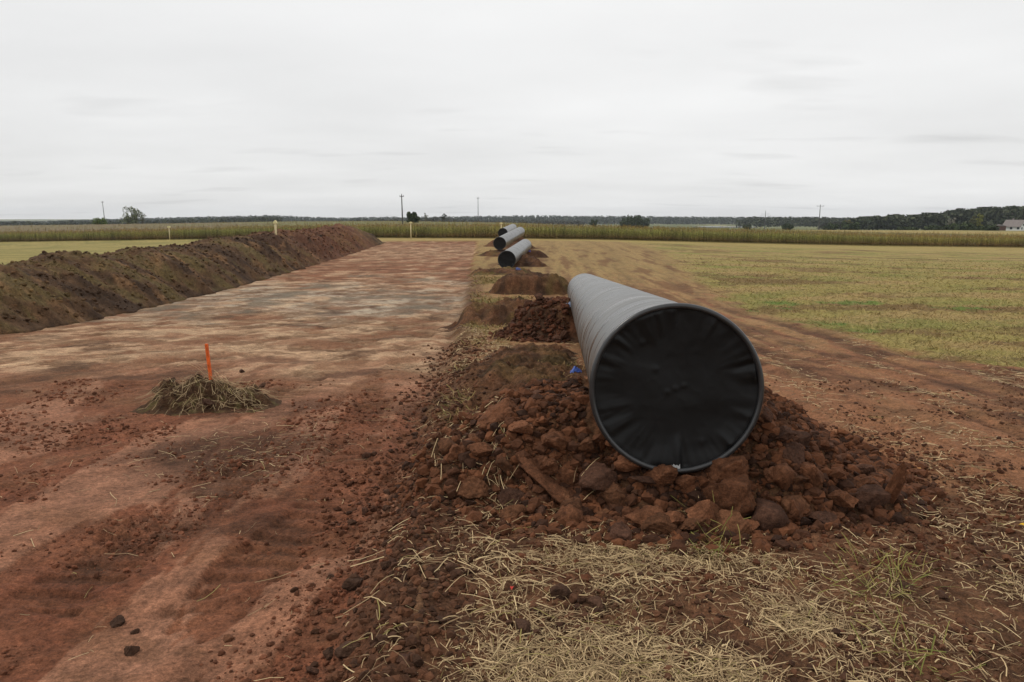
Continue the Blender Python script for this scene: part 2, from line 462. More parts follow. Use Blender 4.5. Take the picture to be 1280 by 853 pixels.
M_GROUND = mat_new('ground_soil', attr='Col', rough=.95, noise=[(34, .42), (9, .22), (120, .38)], bump=[(45, .9, .02), (160, .8, .006)], spec=.15)  # fine colour noise: soil mottling, also painted in for shade in small cavities
M_MOUND = mat_new('mound_soil', attr='Col', rough=.95, noise=[(26, .42), (8, .25), (110, .38)], bump=[(28, 1.0, .03), (120, .9, .008)], spec=.15)
M_CLOD = mat_new('clod_soil', col=srgb(92, 61, 42), rough=.95, noise=[(12, .42), (45, .35), (130, .3)], bump=[(26, .8, .02), (110, .9, .006)], spec=.15, objrand=.32)
M_CLODD = mat_new('clod_dark', col=srgb(74, 53, 41), rough=.95, noise=[(14, .35), (60, .25)], bump=[(26, .8, .02), (110, .9, .006)], spec=.15, objrand=.2)
M_CLODS = [M_CLOD, mat_new('clod_rusty', col=srgb(100, 65, 45), rough=.95, noise=[(10, .40), (45, .35), (130, .3)], bump=[(26, .8, .02), (110, .9, .006)], spec=.15, objrand=.2),
           mat_new('clod_umber', col=srgb(76, 52, 40), rough=.95, noise=[(12, .42), (45, .35), (130, .3)], bump=[(26, .8, .02), (110, .9, .006)], spec=.15, objrand=.25)]
M_CRUMB = mat_new('crumb_soil', attr='Col', rough=.95, noise=[(60, .3)], bump=[(120, .8, .006)], spec=.15)
M_STRAW = mat_new('straw', attr='Col', rough=.7, spec=.3)
M_LEAF = mat_new('leaf', attr='Col', rough=.75, spec=.25)
M_FAR = mat_new('far_foliage', attr='Col', rough=.9, spec=.1)

# ------------------------------------------------------------------ ground sheet
def build_ground():
    th_d = np.arange(-50, 50.01, 0.14)
    th_c = np.linspace(50, 310, 110)[1:-1]
    th = np.radians(np.concatenate([th_d, th_c]))
    rr = [0.25, 0.5, 0.8, 1.05, 1.25]
    while rr[-1] < 130: rr.append(rr[-1] * (1.0055 if rr[-1] > 1.9 else 1.02))
    while rr[-1] < 12000: rr.append(rr[-1] * 1.07)
    rr = np.array(rr)
    X = (rr[:, None] * np.sin(th)[None]).ravel(); Y = (rr[:, None] * np.cos(th)[None]).ravel()
    Z = ground_h(X, Y)
    c = ground_color(X, Y)
    nr, nc = len(rr), len(th)
    V = np.stack([X, Y, Z], 1)
    V = np.vstack([V, [[0, 0, float(ground_h(np.array([0.]), np.array([0.]))[0])]]])
    c = np.vstack([c, c[:1]])
    F = grid_faces(nr, nc, True)
    j = np.arange(nc)
    F3 = np.stack([np.full(nc, nr * nc), (j + 1) % nc, j], 1)
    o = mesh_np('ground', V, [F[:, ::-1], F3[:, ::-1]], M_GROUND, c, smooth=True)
    tag(o, 'red-brown stripped soil, straw-littered margin and mown yellow-green field', 'ground', kind='structure')
build_ground()

# ------------------------------------------------------------------ pipes
R_PIPE = 0.5
P1A = np.array(at(845, 487, 4.22)); P1B = np.array(at(731, 364, 20.3))
def pipe_dir(a, b):
    d = np.array(b) - np.array(a); return d / np.linalg.norm(d)
PIPES = [
    (P1A, P1B),
    (at(633.5, 325, 41), at(656.5, 307, 57)),
    (at(624.5, 304.5, 58), at(650, 290, 74)),
    (at(628.5, 291.5, 76), at(641, 285, 92)),
]
PIPE_LEN = 16.2

# ------------------------------------------------------------------ earth mounds (height fields on the ground)
MOUNDS = []        # each: function(x, y) -> absolute z, or ground - 1 outside
def pipe_floor(i, x, y, emb=0.03):
    """lowest surface of pipe i over (x, y); +inf where the pipe is not overhead"""
    a, b = PIPES[i]; d = pipe_dir(a, b)
    dxy = np.hypot(d[0], d[1]); ux, uy = d[0] / dxy, d[1] / dxy
    s = (x - a[0]) * ux + (y - a[1]) * uy; t = -(x - a[0]) * uy + (y - a[1]) * ux
    zax = a[2] + s * d[2] / dxy
    inside = (np.abs(t) < R_PIPE + .02) & (s > -1.0 - R_PIPE) & (s < PIPE_LEN * dxy)
    front = 1 - sst(0.0, .35, s)                 # loose soil falls away before the open end
    zax = zax - front * (.10 + (np.minimum(s, 0) * d[2] / dxy))
    return np.where(inside, zax - np.sqrt(np.maximum(R_PIPE ** 2 - np.minimum(np.abs(t), R_PIPE) ** 2, 0)) + emb, np.inf)

def make_mound(cx, cy, ang, half_l, half_w, h, top=0.45, seed=0, rough=0.1, pipe=None, xs=1.0):
    ca, sa = math.cos(ang), math.sin(ang)
    def prof(x, y):
        s = (x - cx) * sa + (y - cy) * ca       # along
        t = (x - cx) * ca - (y - cy) * sa       # across
        wob = 1 + 0.24 * fbm(x * .9, y * .9, 4, seed + 3)
        e = np.maximum(np.abs(s / half_l), 0) ** 2.4 + np.abs(t / half_w) ** 2.4
        e = e ** (1 / 2.4) * wob
        return 1 - sst(top, 1.0, e), e
    def zf(x, y):
        x = np.asarray(x, float); y = np.asarray(y, float)
        g = ground_h(x, y)
        k, e = prof(x, y)
        lump = rough * (1.6 * (billow(x * 2.6, y * 2.6, 4, seed) - .22) + 0.7 * fbm(x * 1.1, y * 1.1, 2, seed + 8)) + rough * .45 * (billow(x * 9, y * 9, 3, seed + 5) - .2)
        z = g + h * k * (1 + 0) + lump * sst(0.0, 0.35, k) - 0.12 * sst(0.97, 1.1, e)
        if pipe is not None:
            z = np.minimum(z, pipe_floor(pipe, x, y))
        return z
    return zf, prof

def build_mound(label, cx, cy, ang, half_l, half_w, h, res, top=0.45, seed=0, rough=0.1, pipe=None, tint=1.0, green=0.0, group=None, red=0.0):
    zf, prof = make_mound(cx, cy, ang, half_l, half_w, h, top, seed, rough, pipe)
    ext = 1.22
    ns, nt_ = int(2 * ext * half_l / res) + 2, int(2 * ext * half_w / res) + 2
    s = np.linspace(-ext * half_l, ext * half_l, ns); t = np.linspace(-ext * half_w, ext * half_w, nt_)
    Sg, Tg = np.meshgrid(s, t, indexing='ij')
    ca, sa = math.cos(ang), math.sin(ang)
    X = (cx + Sg * sa + Tg * ca).ravel(); Y = (cy + Sg * ca - Tg * sa).ravel()
    Z = zf(X, Y)
    k, e = prof(X, Y)
    f = fbm(X * 1.5, Y * 1.5, 4, seed + 20); f3 = fbm(X * 7, Y * 7, 3, seed + 21)
    c = cmix(np.tile(srgb(98, 69, 48), (len(X), 1)), srgb(66, 46, 33), sst(-.3, .4, f))
    c = cmix(c, srgb(114, 70, 47), sst(.1, .5, fbm(X * 2.1, Y * 2.1, 3, seed + 22)) * (.2 + red))
    if green: c = cmix(c, srgb(106, 100, 50), sst(-.1, .4, fbm(X * .9, Y * .9, 3, seed + 23)) * green)
    c = np.clip(c * tint * (1 + .3 * f3)[:, None], .008, .5)
    F = grid_faces(ns, nt_)
    keep = (e[F].min(1) < 1.12)
    F = F[keep]
    used = np.unique(F); mp = np.full(len(X), -1); mp[used] = np.arange(len(used))
    V = np.stack([X, Y, Z], 1)[used]; F = mp[F]
    o0 = np.array([cx, cy, float(base_h(np.array([cx]), np.array([cy]))[0])])
    o = mesh_np('earth_mound', V - o0, F, M_MOUND, c[used], smooth=True)
    o.location = o0
    tag(o, label, 'earth mound', group)
    MOUNDS.append((zf, cx, cy, 1.3 * math.hypot(half_l, half_w)))
    return zf

AXA = math.atan2(PIPE_AX[0], PIPE_AX[1])
def on_axis(i, s):
    a, b = PIPES[i]; return np.array(a) + pipe_dir(a, b) * s
GM = 'earth mounds along the pipe line'
m1c = on_axis(0, 0.95)
Z_M1 = build_mound('large cloddy red-brown mound carrying the big pipe\'s black-capped end', m1c[0] + 0.03, m1c[1] + .08, AXA, 1.5, 1.75, 0.53, 0.022, top=0.42, seed=200, rough=0.13, pipe=0, group=GM, red=.3)
p = ground_point(690, 424); build_mound('dark cloddy mound touching the middle of the big pipe', p[0] + 0.15, 14.6, 0.15, 1.35, 1.3, 0.68, 0.035, top=.3, seed=220, rough=.16, pipe=0, group=GM, red=.2, tint=.9)
build_mound('long low rubble ridge behind the dark cloddy mound, left of the pipe', -0.02, 17.6, math.pi / 2 + .05, 1.75, 1.1, 0.5, 0.04, top=.25, seed=240, rough=.22, group=GM, green=.3)
b_ = on_axis(0, 5.2); build_mound('low rough ridge of soil running along the left side of the big pipe', b_[0] - 1.15, b_[1], AXA, 3.6, .85, 0.15, 0.03, top=.2, seed=250, rough=.16, group=GM, tint=1.0, green=.15)
build_mound('flat-topped brown mound between the big pipe and the next pipe', 0.78, 27.6, math.pi / 2, 1.65, 1.15, 0.66, 0.05, top=.55, seed=260, rough=.14, group=GM, tint=.85, green=.25)
build_mound('olive-brown mound in front of the single pipe closest to the big one', -0.6, 38.9, AXA, 1.7, 1.9, 0.20, 0.06, top=.3, seed=280, rough=.16, pipe=1, group=GM, green=.35)
c2 = on_axis(1, 5.2); build_mound('brown mound half way along the second pipe, spreading to its right side', c2[0] + .5, c2[1], AXA, 2.2, 1.6, 0.52, 0.07, top=.4, seed=300, rough=.18, pipe=1, group=GM, tint=.85)
c2 = on_axis(1, 15.2); build_mound('small dark mound at the far end of the second pipe', c2[0] + .5, c2[1], AXA, 1.2, 1.5, 0.5, 0.09, top=.3, seed=310, rough=.10, pipe=1, group=GM, tint=.8)
c3 = on_axis(2, 0.5); build_mound('brown mound under the near end of the third pipe', c3[0] - .1, c3[1], AXA, 2.2, 1.8, 0.36, 0.09, top=.4, seed=320, rough=.18, pipe=2, group=GM, green=.2)
c3 = on_axis(2, 14); build_mound('brown mound under the far end of the third pipe', c3[0] + .3, c3[1], AXA, 2.0, 1.6, 0.5, 0.12, top=.4, seed=330, rough=.10, pipe=2, group=GM)
c4 = on_axis(3, 1.5); build_mound('reddish mound under the capped end of the farthest pipe', c4[0] - .3, c4[1], AXA, 2.4, 1.9, 0.6, 0.14, top=.4, seed=340, rough=.12, pipe=3, group=GM, red=.3)
c4 = on_axis(3, 13); build_mound('brown mound under the far half of the farthest pipe', c4[0], c4[1], AXA, 2.2, 2.2, 0.9, 0.14, top=.3, seed=350, rough=.12, pipe=3, group=GM)
# the small heap of straw and sods round the stake
hp = ground_point(262, 499)
Z_HEAP = None

def surf(x, y):
    z = ground_h(x, y)
    for f, cx, cy, r in MOUNDS:
        m = (x - cx) ** 2 + (y - cy) ** 2 < r * r
        if m.any():
            z = np.array(z); z[m] = np.maximum(z[m], f(x[m], y[m]))
    return z
def surf_near(x, y):
    z = np.array(ground_h(x, y)); m = (x - m1c[0]) ** 2 + (y - m1c[1]) ** 2 < 7
    if m.any(): z[m] = np.maximum(z[m], Z_M1(x[m], y[m]))
    return z

# ---- pipe builder
def mat_pipe():
    m = bpy.data.materials.new('pipe_coating'); m.use_nodes = True
    nt = m.node_tree; L = nt.links; b = nt.nodes['Principled BSDF']
    tc = nt.nodes.new('ShaderNodeTexCoord')
    def noise(scale, vec_scale, detail=4):
        mp = nt.nodes.new('ShaderNodeMapping'); mp.inputs['Scale'].default_value = vec_scale
        L.new(tc.outputs['Object'], mp.inputs[0])
        n = nt.nodes.new('ShaderNodeTexNoise'); n.inputs['Scale'].default_value = scale; n.inputs['Detail'].default_value = detail
        L.new(mp.outputs[0], n.inputs['Vector']); return n.outputs['Fac']
    streak = noise(1.0, (1.2, 9.0, 1.2), 6)      # rings across the axis (object Y is the axis)
    dirt = noise(2.2, (1, .5, 1), 5)
    cr = nt.nodes.new('ShaderNodeValToRGB')
    cr.color_ramp.elements[0].position = .42; cr.color_ramp.elements[0].color = (.024, .024, .025, 1)
    cr.color_ramp.elements[1].position = .60; cr.color_ramp.elements[1].color = (.105, .104, .101, 1)
    L.new(streak, cr.inputs[0])
    mx = nt.nodes.new('ShaderNodeMix'); mx.data_type = 'RGBA'
    mr = nt.nodes.new('ShaderNodeMapRange'); mr.inputs[1].default_value = .45; mr.inputs[2].default_value = .75; mr.inputs[4].default_value = .40
    L.new(dirt, mr.inputs[0]); L.new(mr.outputs[0], mx.inputs[0])
    L.new(cr.outputs[0], mx.inputs[6]); mx.inputs[7].default_value = (.11, .10, .088, 1)
    L.new(mx.outputs[2], b.inputs['Base Color'])
    rr = nt.nodes.new('ShaderNodeMapRange'); rr.inputs[1].default_value = .35; rr.inputs[2].default_value = .65; rr.inputs[3].default_value = .20; rr.inputs[4].default_value = .50
    L.new(streak, rr.inputs[0]); L.new(rr.outputs[0], b.inputs['Roughness'])
    b.inputs['Specular IOR Level'].default_value = .75
    fine = noise(1.0, (2.0, 55.0, 2.0), 3)
    bp = nt.nodes.new('ShaderNodeBump'); bp.inputs['Strength'].default_value = .35; bp.inputs['Distance'].default_value = .006
    L.new(fine, bp.inputs['Height'])
    bp2 = nt.nodes.new('ShaderNodeBump'); bp2.inputs['Strength'].default_value = .9; bp2.inputs['Distance'].default_value = .012
    L.new(streak, bp2.inputs['Height']); L.new(bp.outputs[0], bp2.inputs['Normal'])
    L.new(bp2.outputs[0], b.inputs['Normal'])
    return m
M_PIPE = mat_pipe()
M_CAP = mat_new('cap_membrane', col=(.0045, .0045, .0048), rough=.42, noise=[(5, .35)], spec=.26)
M_RIM = mat_new('cap_rim', col=(.024, .024, .025), rough=.30, noise=[(12, .3)], spec=.6)
M_WHITE = mat_new('pale_grey', col=(.38, .38, .37), rough=.7)

def pipe_meshes():
    """pipe along +Y from the origin; returns mesh data of body, cap, rim, skirt"""
    na = 128
    th = np.linspace(0, 2 * math.pi, na, endpoint=False)
    ys = np.concatenate([np.arange(0.004, 8, 0.016), np.arange(8, PIPE_LEN + .001, .05)])
    ph = ys[:, None] * 2 * math.pi / 0.42 + th[None]           # spiral lap of the wrapped coating
    saw = (ph / (2 * math.pi)) % 1.0
    rad = R_PIPE - 0.009 + 0.006 * saw ** 3 + 0.0022 * fbm(ys[:, None] * 11 + .35 * th[None] * 0, 1.3 * np.cos(th)[None] + .8 * np.sin(th)[None] + 5, 4, 3, .65) * (.5 + .8 * pn(ys[:, None] * .9, np.cos(th)[None] * .8, 4) ** 2 * 2)
    X = rad * np.cos(th)[None]; Zc = rad * np.sin(th)[None]; Yc = np.repeat(ys[:, None], na, 1)
    V = np.stack([X, Yc, Zc], -1).reshape(-1, 3)
    nr = len(ys)
    F = grid_faces(nr, na, True)
    # far end closed by an inset disc
    V = np.vstack([V, [[0, PIPE_LEN, 0]]])
    j = np.arange(na)
    F3 = np.stack([np.full(na, nr * na), (nr - 1) * na + (j + 1) % na, (nr - 1) * na + j], 1)
    body = (V, [F, F3])
    # wrinkled membrane
    nrad, nth = 60, 220
    u = np.linspace(0.0, 1.0, nrad + 1)[1:]
    t2 = np.linspace(0, 2 * math.pi, nth, endpoint=False)
    U, T = np.meshgrid(u, t2, indexing='ij')
    r = U * (R_PIPE - 0.012)
    cx, cz = r * np.cos(T), r * np.sin(T)
    reach = .60 + .22 * pn(np.cos(T) * 1.7 + 2, np.sin(T) * 1.7, 68)
    edge = sst(reach, reach + .30, U) * (.25 + 1.5 * sst(-.35, .5, pn(np.cos(T) * 2.3 + 7, np.sin(T) * 2.3 + 1, 67))) * (1 - 0.65 * sst(.96, 1.0, U))
    wr = 0.030 * edge * fbm(T * 2.6 / 1.0 + 0.0, U * 1.2, 3, 61) * 1.0
    # make periodic by blending with noise on the circle
    wr = -0.010 * edge * np.abs(pn(np.cos(T) * 5.5 + 3, np.sin(T) * 5.5 - U * .6, 69)) + 0.010 * edge * (fbm(np.cos(T) * 4.2 + U * .5, np.sin(T) * 4.2 - U * .3, 3, 61)) + 0.006 * edge * pn(np.cos(T) * 11, np.sin(T) * 11 + U, 66)
    big = 0.006 * fbm(cx * 3 + 3, cz * 3, 2, 63) + 0.0015 * np.abs(fbm(cx * 9, cz * 9 + 4, 2, 65))
    dimple = 0
    for (dx, dz, s_) in [(-.12, .12, .02), (-.05, -.02, .018), (.0, .0, .016), (.17, -.32, .022), (.05, .02, .015), (-.2, .28, .02)]:
        dimple = dimple + 0.0035 * np.exp(-((cx - dx) ** 2 + (cz - dz) ** 2) / s_ ** 2)
    depth = 0.012 + 0.02 * (1 - U ** 4) + (wr + big * (1 - sst(.9, 1, U))) - dimple
    V = np.stack([cx, depth, cz], -1).reshape(-1, 3)
    F = grid_faces(nrad, nth, True)
    V = np.vstack([V, [[0, float(depth[0].mean()), 0]]])
    j = np.arange(nth)
    F3 = np.stack([np.full(nth, nrad * nth), (j + 1) % nth, j], 1)
    cap = (V, [F, F3])
    # rolled rim (torus) and skirt round the pipe
    def revolve(profile):
        pr = np.array(profile)
        V = np.stack([pr[:, 0][:, None] * np.cos(th)[None], np.repeat(pr[:, 1][:, None], na, 1), pr[:, 0][:, None] * np.sin(th)[None]], -1).reshape(-1, 3)
        return V, [grid_faces(len(pr), na, True)]
    a = np.linspace(0, 2 * math.pi, 17)
    rim = revolve([(R_PIPE + 0.003 + 0.017 * math.cos(k), 0.002 + 0.017 * math.sin(k)) for k in a])
    sk = revolve([(R_PIPE + .002, .004), (R_PIPE + .011, .012), (R_PIPE + .010, .045), (R_PIPE + .013, .050), (R_PIPE + .013, .062), (R_PIPE + .008, .066), (R_PIPE + .007, .088), (R_PIPE - .004, .092)])
    return body, cap, rim, sk
_body, _cap, _rim, _sk = pipe_meshes()

def build_pipe(i, label, detail=True, first=[None]):
    a, b = PIPES[i]; d = Vector(pipe_dir(a, b))
    if first[0] is None:
        root = empty('capped_pipe', a, label, 'pipe', 'capped pipes laid in a line')
        mesh_np('pipe_body', *_body, M_PIPE, smooth=True, parent=root)
        cap = mesh_np('end_cap', *_cap, M_CAP, smooth=True, parent=root)
        mesh_np('rim', *_rim, M_RIM, smooth=True, parent=cap)
        mesh_np('skirt', *_sk, M_RIM, smooth=True, parent=cap)
        first[0] = root
    else:
        root = first[0].copy(); COL.objects.link(root)
        for ch in first[0].children:
            c = ch.copy(); COL.objects.link(c); c.parent = root
            for g in ch.children:
                if g.name.startswith('tape'): continue
                e = g.copy(); COL.objects.link(e); e.parent = c
        root['label'] = label
        root.location = tuple(a)
    q = Vector((0, 1, 0)).rotation_difference(d)
    root.rotation_mode = 'QUATERNION'; root.rotation_quaternion = q
    return root
pipe0 = build_pipe(0, 'big dark grey pipe in the foreground with wrinkled black end cap')
build_pipe(1, 'grey pipe lying on brown mounds, the first one beyond the big pipe')
build_pipe(2, 'grey pipe behind the second one, crossing in front of the farthest pipe')
build_pipe(3, 'farthest pipe, mostly hidden, its black cap showing before the maize')
# small pale mark on the lower rim of the near cap
capo = [c for c in pipe0.children if c.name.startswith('end_cap')][0]
bm = bmesh.new()
for k in range(9):
    for (rr_, yy) in ((R_PIPE - .036 + .006 * math.sin(k * 2.1), -.001 - .0 * k), (R_PIPE - .012, -.006)):
        a_ = R(268 + k * .8)
        bm.verts.new((rr_ * math.cos(a_), yy, rr_ * math.sin(a_)))
bm.verts.ensure_lookup_table()
for k in range(8): bm.faces.new([bm.verts[2 * k], bm.verts[2 * k + 1], bm.verts[2 * k + 3], bm.verts[2 * k + 2]])
t_ = bm_obj('tape_scrap', bm, M_WHITE, capo)

# ------------------------------------------------------------------ spoil bank on the left
def bank_h(y):
    return np.interp(y, [2, 6, 17, 30, 42, 60, 86, 91, 94], [1.25, 1.36, 1.44, 1.7, 1.98, 2.2, 2.2, 1.3, 0])
BANK = {}
def build_bank():
    ys = [2.0]
    while ys[-1] < 95: ys.append(ys[-1] + max(0.05, ys[-1] * 0.0055))
    ys = np.array(ys); ts = np.linspace(-0.4, 7.2, 150)
    Yg, Tg = np.meshgrid(ys, ts, indexing='ij')
    y = Yg.ravel(); t = Tg.ravel()
    # slanted bucket-load lobes along the bank
    lob = fbm(y * 0.32 + t * 0.22, t * 0.15, 3, 401)
    H = bank_h(y) * (1 + 0.10 * fbm(y * 0.23, y * 0 + 3, 2, 402) + 0.05 * lob + .13 * fbm(y * .8, t * .3, 4, 411, .6))
    wr = 2.7 * (1 + .16 * fbm(y * .4, y * 0, 2, 404)) * np.clip(H / 1.6, .8, 1.25); wl = 3.1
    tt = t + 0.35 * fbm(y * .6, t * .3, 3, 403)
    up = np.where(tt < wr, tt / wr, 1 - (tt - wr) / wl)
    up = np.clip(up, -0.2, 1)
    shp = np.where(up > 0, np.sin(np.clip(up, 0, 1) * math.pi / 2) ** 1.12, up)
    x = -10.9 - 0.062 * y - t + 0.4
    lump = 0.16 * (billow(y * 1.5 + t * .8, t * 1.2, 4, 405, .6) - .2) * 1.6 + 0.13 * (billow(y * 4.5, t * 4.5, 3, 406, .6) - .2) + .06 * lob
    z = base_h(x, y) - 0.14 + H * shp + lump * sst(0.02, 0.25, up) - 0.25 * (up <= 0)
    # colours: brown spoil, olive turf sliding down in slanted bands, redder far end
    sl = fbm(y * .55 + t * .45, t * .25, 4, 407); f2 = fbm(y * 1.8, t * 1.8, 4, 408); f3 = fbm(y * 6, t * 6, 3, 409)
    c = cmix(np.tile(srgb(92, 69, 49), (len(x), 1)), srgb(64, 48, 36), sst(-.3, .35, sl + .3 * f2))
    c = cmix(c, srgb(98, 88, 52), sst(.05, .45, -sl + .45 * f2) * .5 * (1 - .5 * sst(.85, 1, up)))
    c = cmix(c, srgb(140, 106, 74), sst(.2, .6, fbm(y * .9, t * .9, 4, 410)) * .55 * (1 - sst(.7, .9, up)))
    far = sst(42, 60, y) * (1 - sst(80, 88, y))
    c = cmix(c, srgb(122, 78, 58), far * sst(-.3, .3, f2 + .4) * .45)
    c = np.clip(c * (1 + .35 * f3)[:, None], .008, .5)
    BANK.update(x=x, y=y, z=z, c=c, up=up)
    V = np.stack([x, y, z], 1)
    o = mesh_np('spoil_bank', V, grid_faces(len(ys), len(ts)), M_MOUND, c, smooth=True)
    tag(o, 'long brown and olive bank of dumped topsoil along the stripped strip', 'earth bank')
build_bank()

# ------------------------------------------------------------------ clods
def clod_mesh(seed, lev=4, ncut=11, elong=(1, 1, 1), rough=.05):
    rs = np.random.default_rng(seed)
    bm = bmesh.new(); bmesh.ops.create_icosphere(bm, subdivisions=lev, radius=1.0)
    V = np.array([v.co[:] for v in bm.verts]); F = np.array([[v.index for v in f.verts] for f in bm.faces]); bm.free()
    for _ in range(ncut):
        n = rs.normal(size=3); n /= np.linalg.norm(n); dd = rs.uniform(.46, .80)
        s = V @ n; V = V - np.maximum(s - dd, 0)[:, None] * n[None] * .985
    L = np.linalg.norm(V, axis=1, keepdims=True); N = V / L
    n1 = fbm(V[:, 0] * 1.7 + seed * 3.1, V[:, 1] * 1.7 + V[:, 2] * 1.3, 4, seed)
    n2 = billow(V[:, 0] * 3.5 + V[:, 2] * 2.2, V[:, 1] * 3.5 - V[:, 2] * 2.7, 3, seed + 1)
    V = V + N * (n1 * rough * 1.5 + (n2 - .2) * rough * 2.4 + .5 * rough * (billow(V[:, 0] * 9 + V[:, 2] * 5, V[:, 1] * 9 - V[:, 2] * 6, 3, seed + 4) - .2))[:, None]
    V = V * np.array(elong)[None]
    V /= np.abs(V).max()
    return V, F
CLODS = []
for k in range(16):
    rs = np.random.default_rng(900 + k)
    e = (1, rs.uniform(.65, .95), rs.uniform(.5, .8))
    V, F = clod_mesh(500 + k * 7, 3 if k > 9 else 5, 12 + k % 4, e, .075)
    me_o = mesh_np('soil_clod', V, F, M_CLOD, smooth=True)
    COL.objects.unlink(me_o); CLODS.append(me_o)
SLAB = mesh_np('soil_clod', *clod_mesh(777, 4, 12, (1, .25, .17), .10), M_CLOD, smooth=True); COL.objects.unlink(SLAB)

CLOD_COUNT = [0]
def put_clod(x, y, r, label, group, src=None, rot=None, sink=.25, z=None, mat=None, cat='soil clod'):
    s = src or CLODS[int(RNG.integers(len(CLODS)))]
    o = s.copy(); o.name = 'soil_clod'; COL.objects.link(o)
    zz = float(surf(np.array([x]), np.array([y]))[0]) if z is None else z
    o.location = (float(x), float(y), zz + r * (.45 - sink))
    o.scale = (r, r * RNG.uniform(.85, 1.1), r * RNG.uniform(.8, 1.15))
    o.rotation_euler = rot or (RNG.uniform(-.6, .6), RNG.uniform(-.6, .6), RNG.uniform(0, 6.28))
    if mat is None: mat = M_CLODS[1] if ('orange' in label or 'rust' in label) else M_CLODS[2] if ('dark' in label or 'purplish' in label) else M_CLODS[int(RNG.integers(3))]
    if mat: 
        o.material_slots[0].link = 'OBJECT'; o.material_slots[0].material = mat
    tag(o, label, cat, group); CLOD_COUNT[0] += 1
    return o

def hit(px, py, f=None, lo=1.5, hi=60):
    """first point of the built surface seen at a photo pixel"""
    xr = (px - 640) / F_PX; yr = (426.5 - py) / F_PX
    d = np.array([xr, math.cos(PITCH) + yr * math.sin(PITCH), -math.sin(PITCH) + yr * math.cos(PITCH)])
    Y = np.exp(np.linspace(math.log(lo), math.log(hi), 2500))
    P = np.array([0, 0, CAM_Z])[None] + d[None] * (Y / d[1])[:, None]
    b = P[:, 2] < (f or surf_near)(P[:, 0], P[:, 1])
    return P[int(np.argmax(b))]

GC = 'clods heaped on the big pipe\'s mound'
# the clods one can pick out, at the pixels where they lie (radius in metres)
BIG = [
    (908, 606, .165, 'largest orange-brown clod, high on the mound just right of the cap\'s lowest point'),
    (914, 634, .20, 'broad reddish clod directly below the largest orange-brown clod'),
    (880, 650, .12, 'bright orange-brown clod resting on straw at the mound\'s front foot'),
    (992, 645, .13, 'squarish purplish-brown clod at the mound\'s foot right of the orange clod'),
    (1053, 632, .13, 'wedge-shaped orange-brown clod among the row at the mound\'s right foot'),
    (1086, 630, .13, 'brown clod with a sharp top edge beside the upright slab'),
    (620, 520, .19, 'big rust-orange lump with dark hollow at the mound\'s upper left'),
    (605, 572, .14, 'angular brown clod below the rust-orange lump'),
    (588, 622, .13, 'pale flat-faced brown clod on the mound\'s left foot'),
    (640, 645, .10, 'rounded brown clod right of the pale flat-faced clod'),
    (676, 598, .14, 'orange-brown clod with dark cracks left of the ribbon-shaped slab'),
    (708, 606, .13, 'blocky brown clod in the front face left of the pipe\'s cap'),
    (742, 615, .16, 'wide smooth-topped brown clod in the middle of the front face'),
    (768, 628, .14, 'rounded brown clod right below the wide smooth-topped clod'),
    (718, 645, .12, 'leaning brown clod at the front foot below the wide clod'),
    (736, 655, .10, 'small orange-brown block on straw near the front foot'),
    (808, 655, .13, 'rusty clod pressed into straw below the cap'),
    (776, 672, .12, 'dark reddish clod lowest on the straw, in front of the mound'),
    (826, 605, .13, 'tall brown clod tucked right under the cap\'s lower left rim'),
    (862, 612, .11, 'upright rust-coloured clod between two dark gaps under the cap'),
    (1010, 600, .11, 'rounded brown clod half way up the right front face'),
    (965, 600, .10, 'reddish clod right of the largest orange-brown clod'),
    (655, 545, .13, 'dark brown clod in the hollow beside the rust-orange lump'),
    (560, 565, .09, 'loose brown clod on the left edge of the mound'),
    (690, 560, .13, 'long orange-edged clod on the left front face'),
    (735, 570, .12, 'brown clod close to the left side of the cap'),
    (1030, 655, .09, 'small dark clod at the very foot of the right front row'),
    (785, 590, .12, 'brown clod just left of the cap\'s lower rim'),
]
for (px, py, r, lab) in BIG:
    h = hit(px, py + r * 40)
    put_clod(h[0], h[1] + r * .25, r * .92, lab, GC, src=CLODS[int(RNG.integers(10))], sink=.15)
h = hit(675, 625); put_clod(h[0], h[1] + .06, .27, 'long ribbon-shaped brown slab lying down the mound\'s front face', GC, src=SLAB, rot=(0, R(26), R(-38)), sink=.25)
h = hit(1122, 640); put_clod(h[0], h[1] + .04, .25, 'upright reddish slab ending the row at the mound\'s right foot', GC, src=SLAB, rot=(R(0), R(65), R(100)), sink=.0)
h = hit(820, 622); put_clod(h[0], h[1] + .05, .2, 'dark elongated clod below the cap between the rounded clods', GC, src=SLAB, rot=(0, R(10), R(15)), sink=.2)
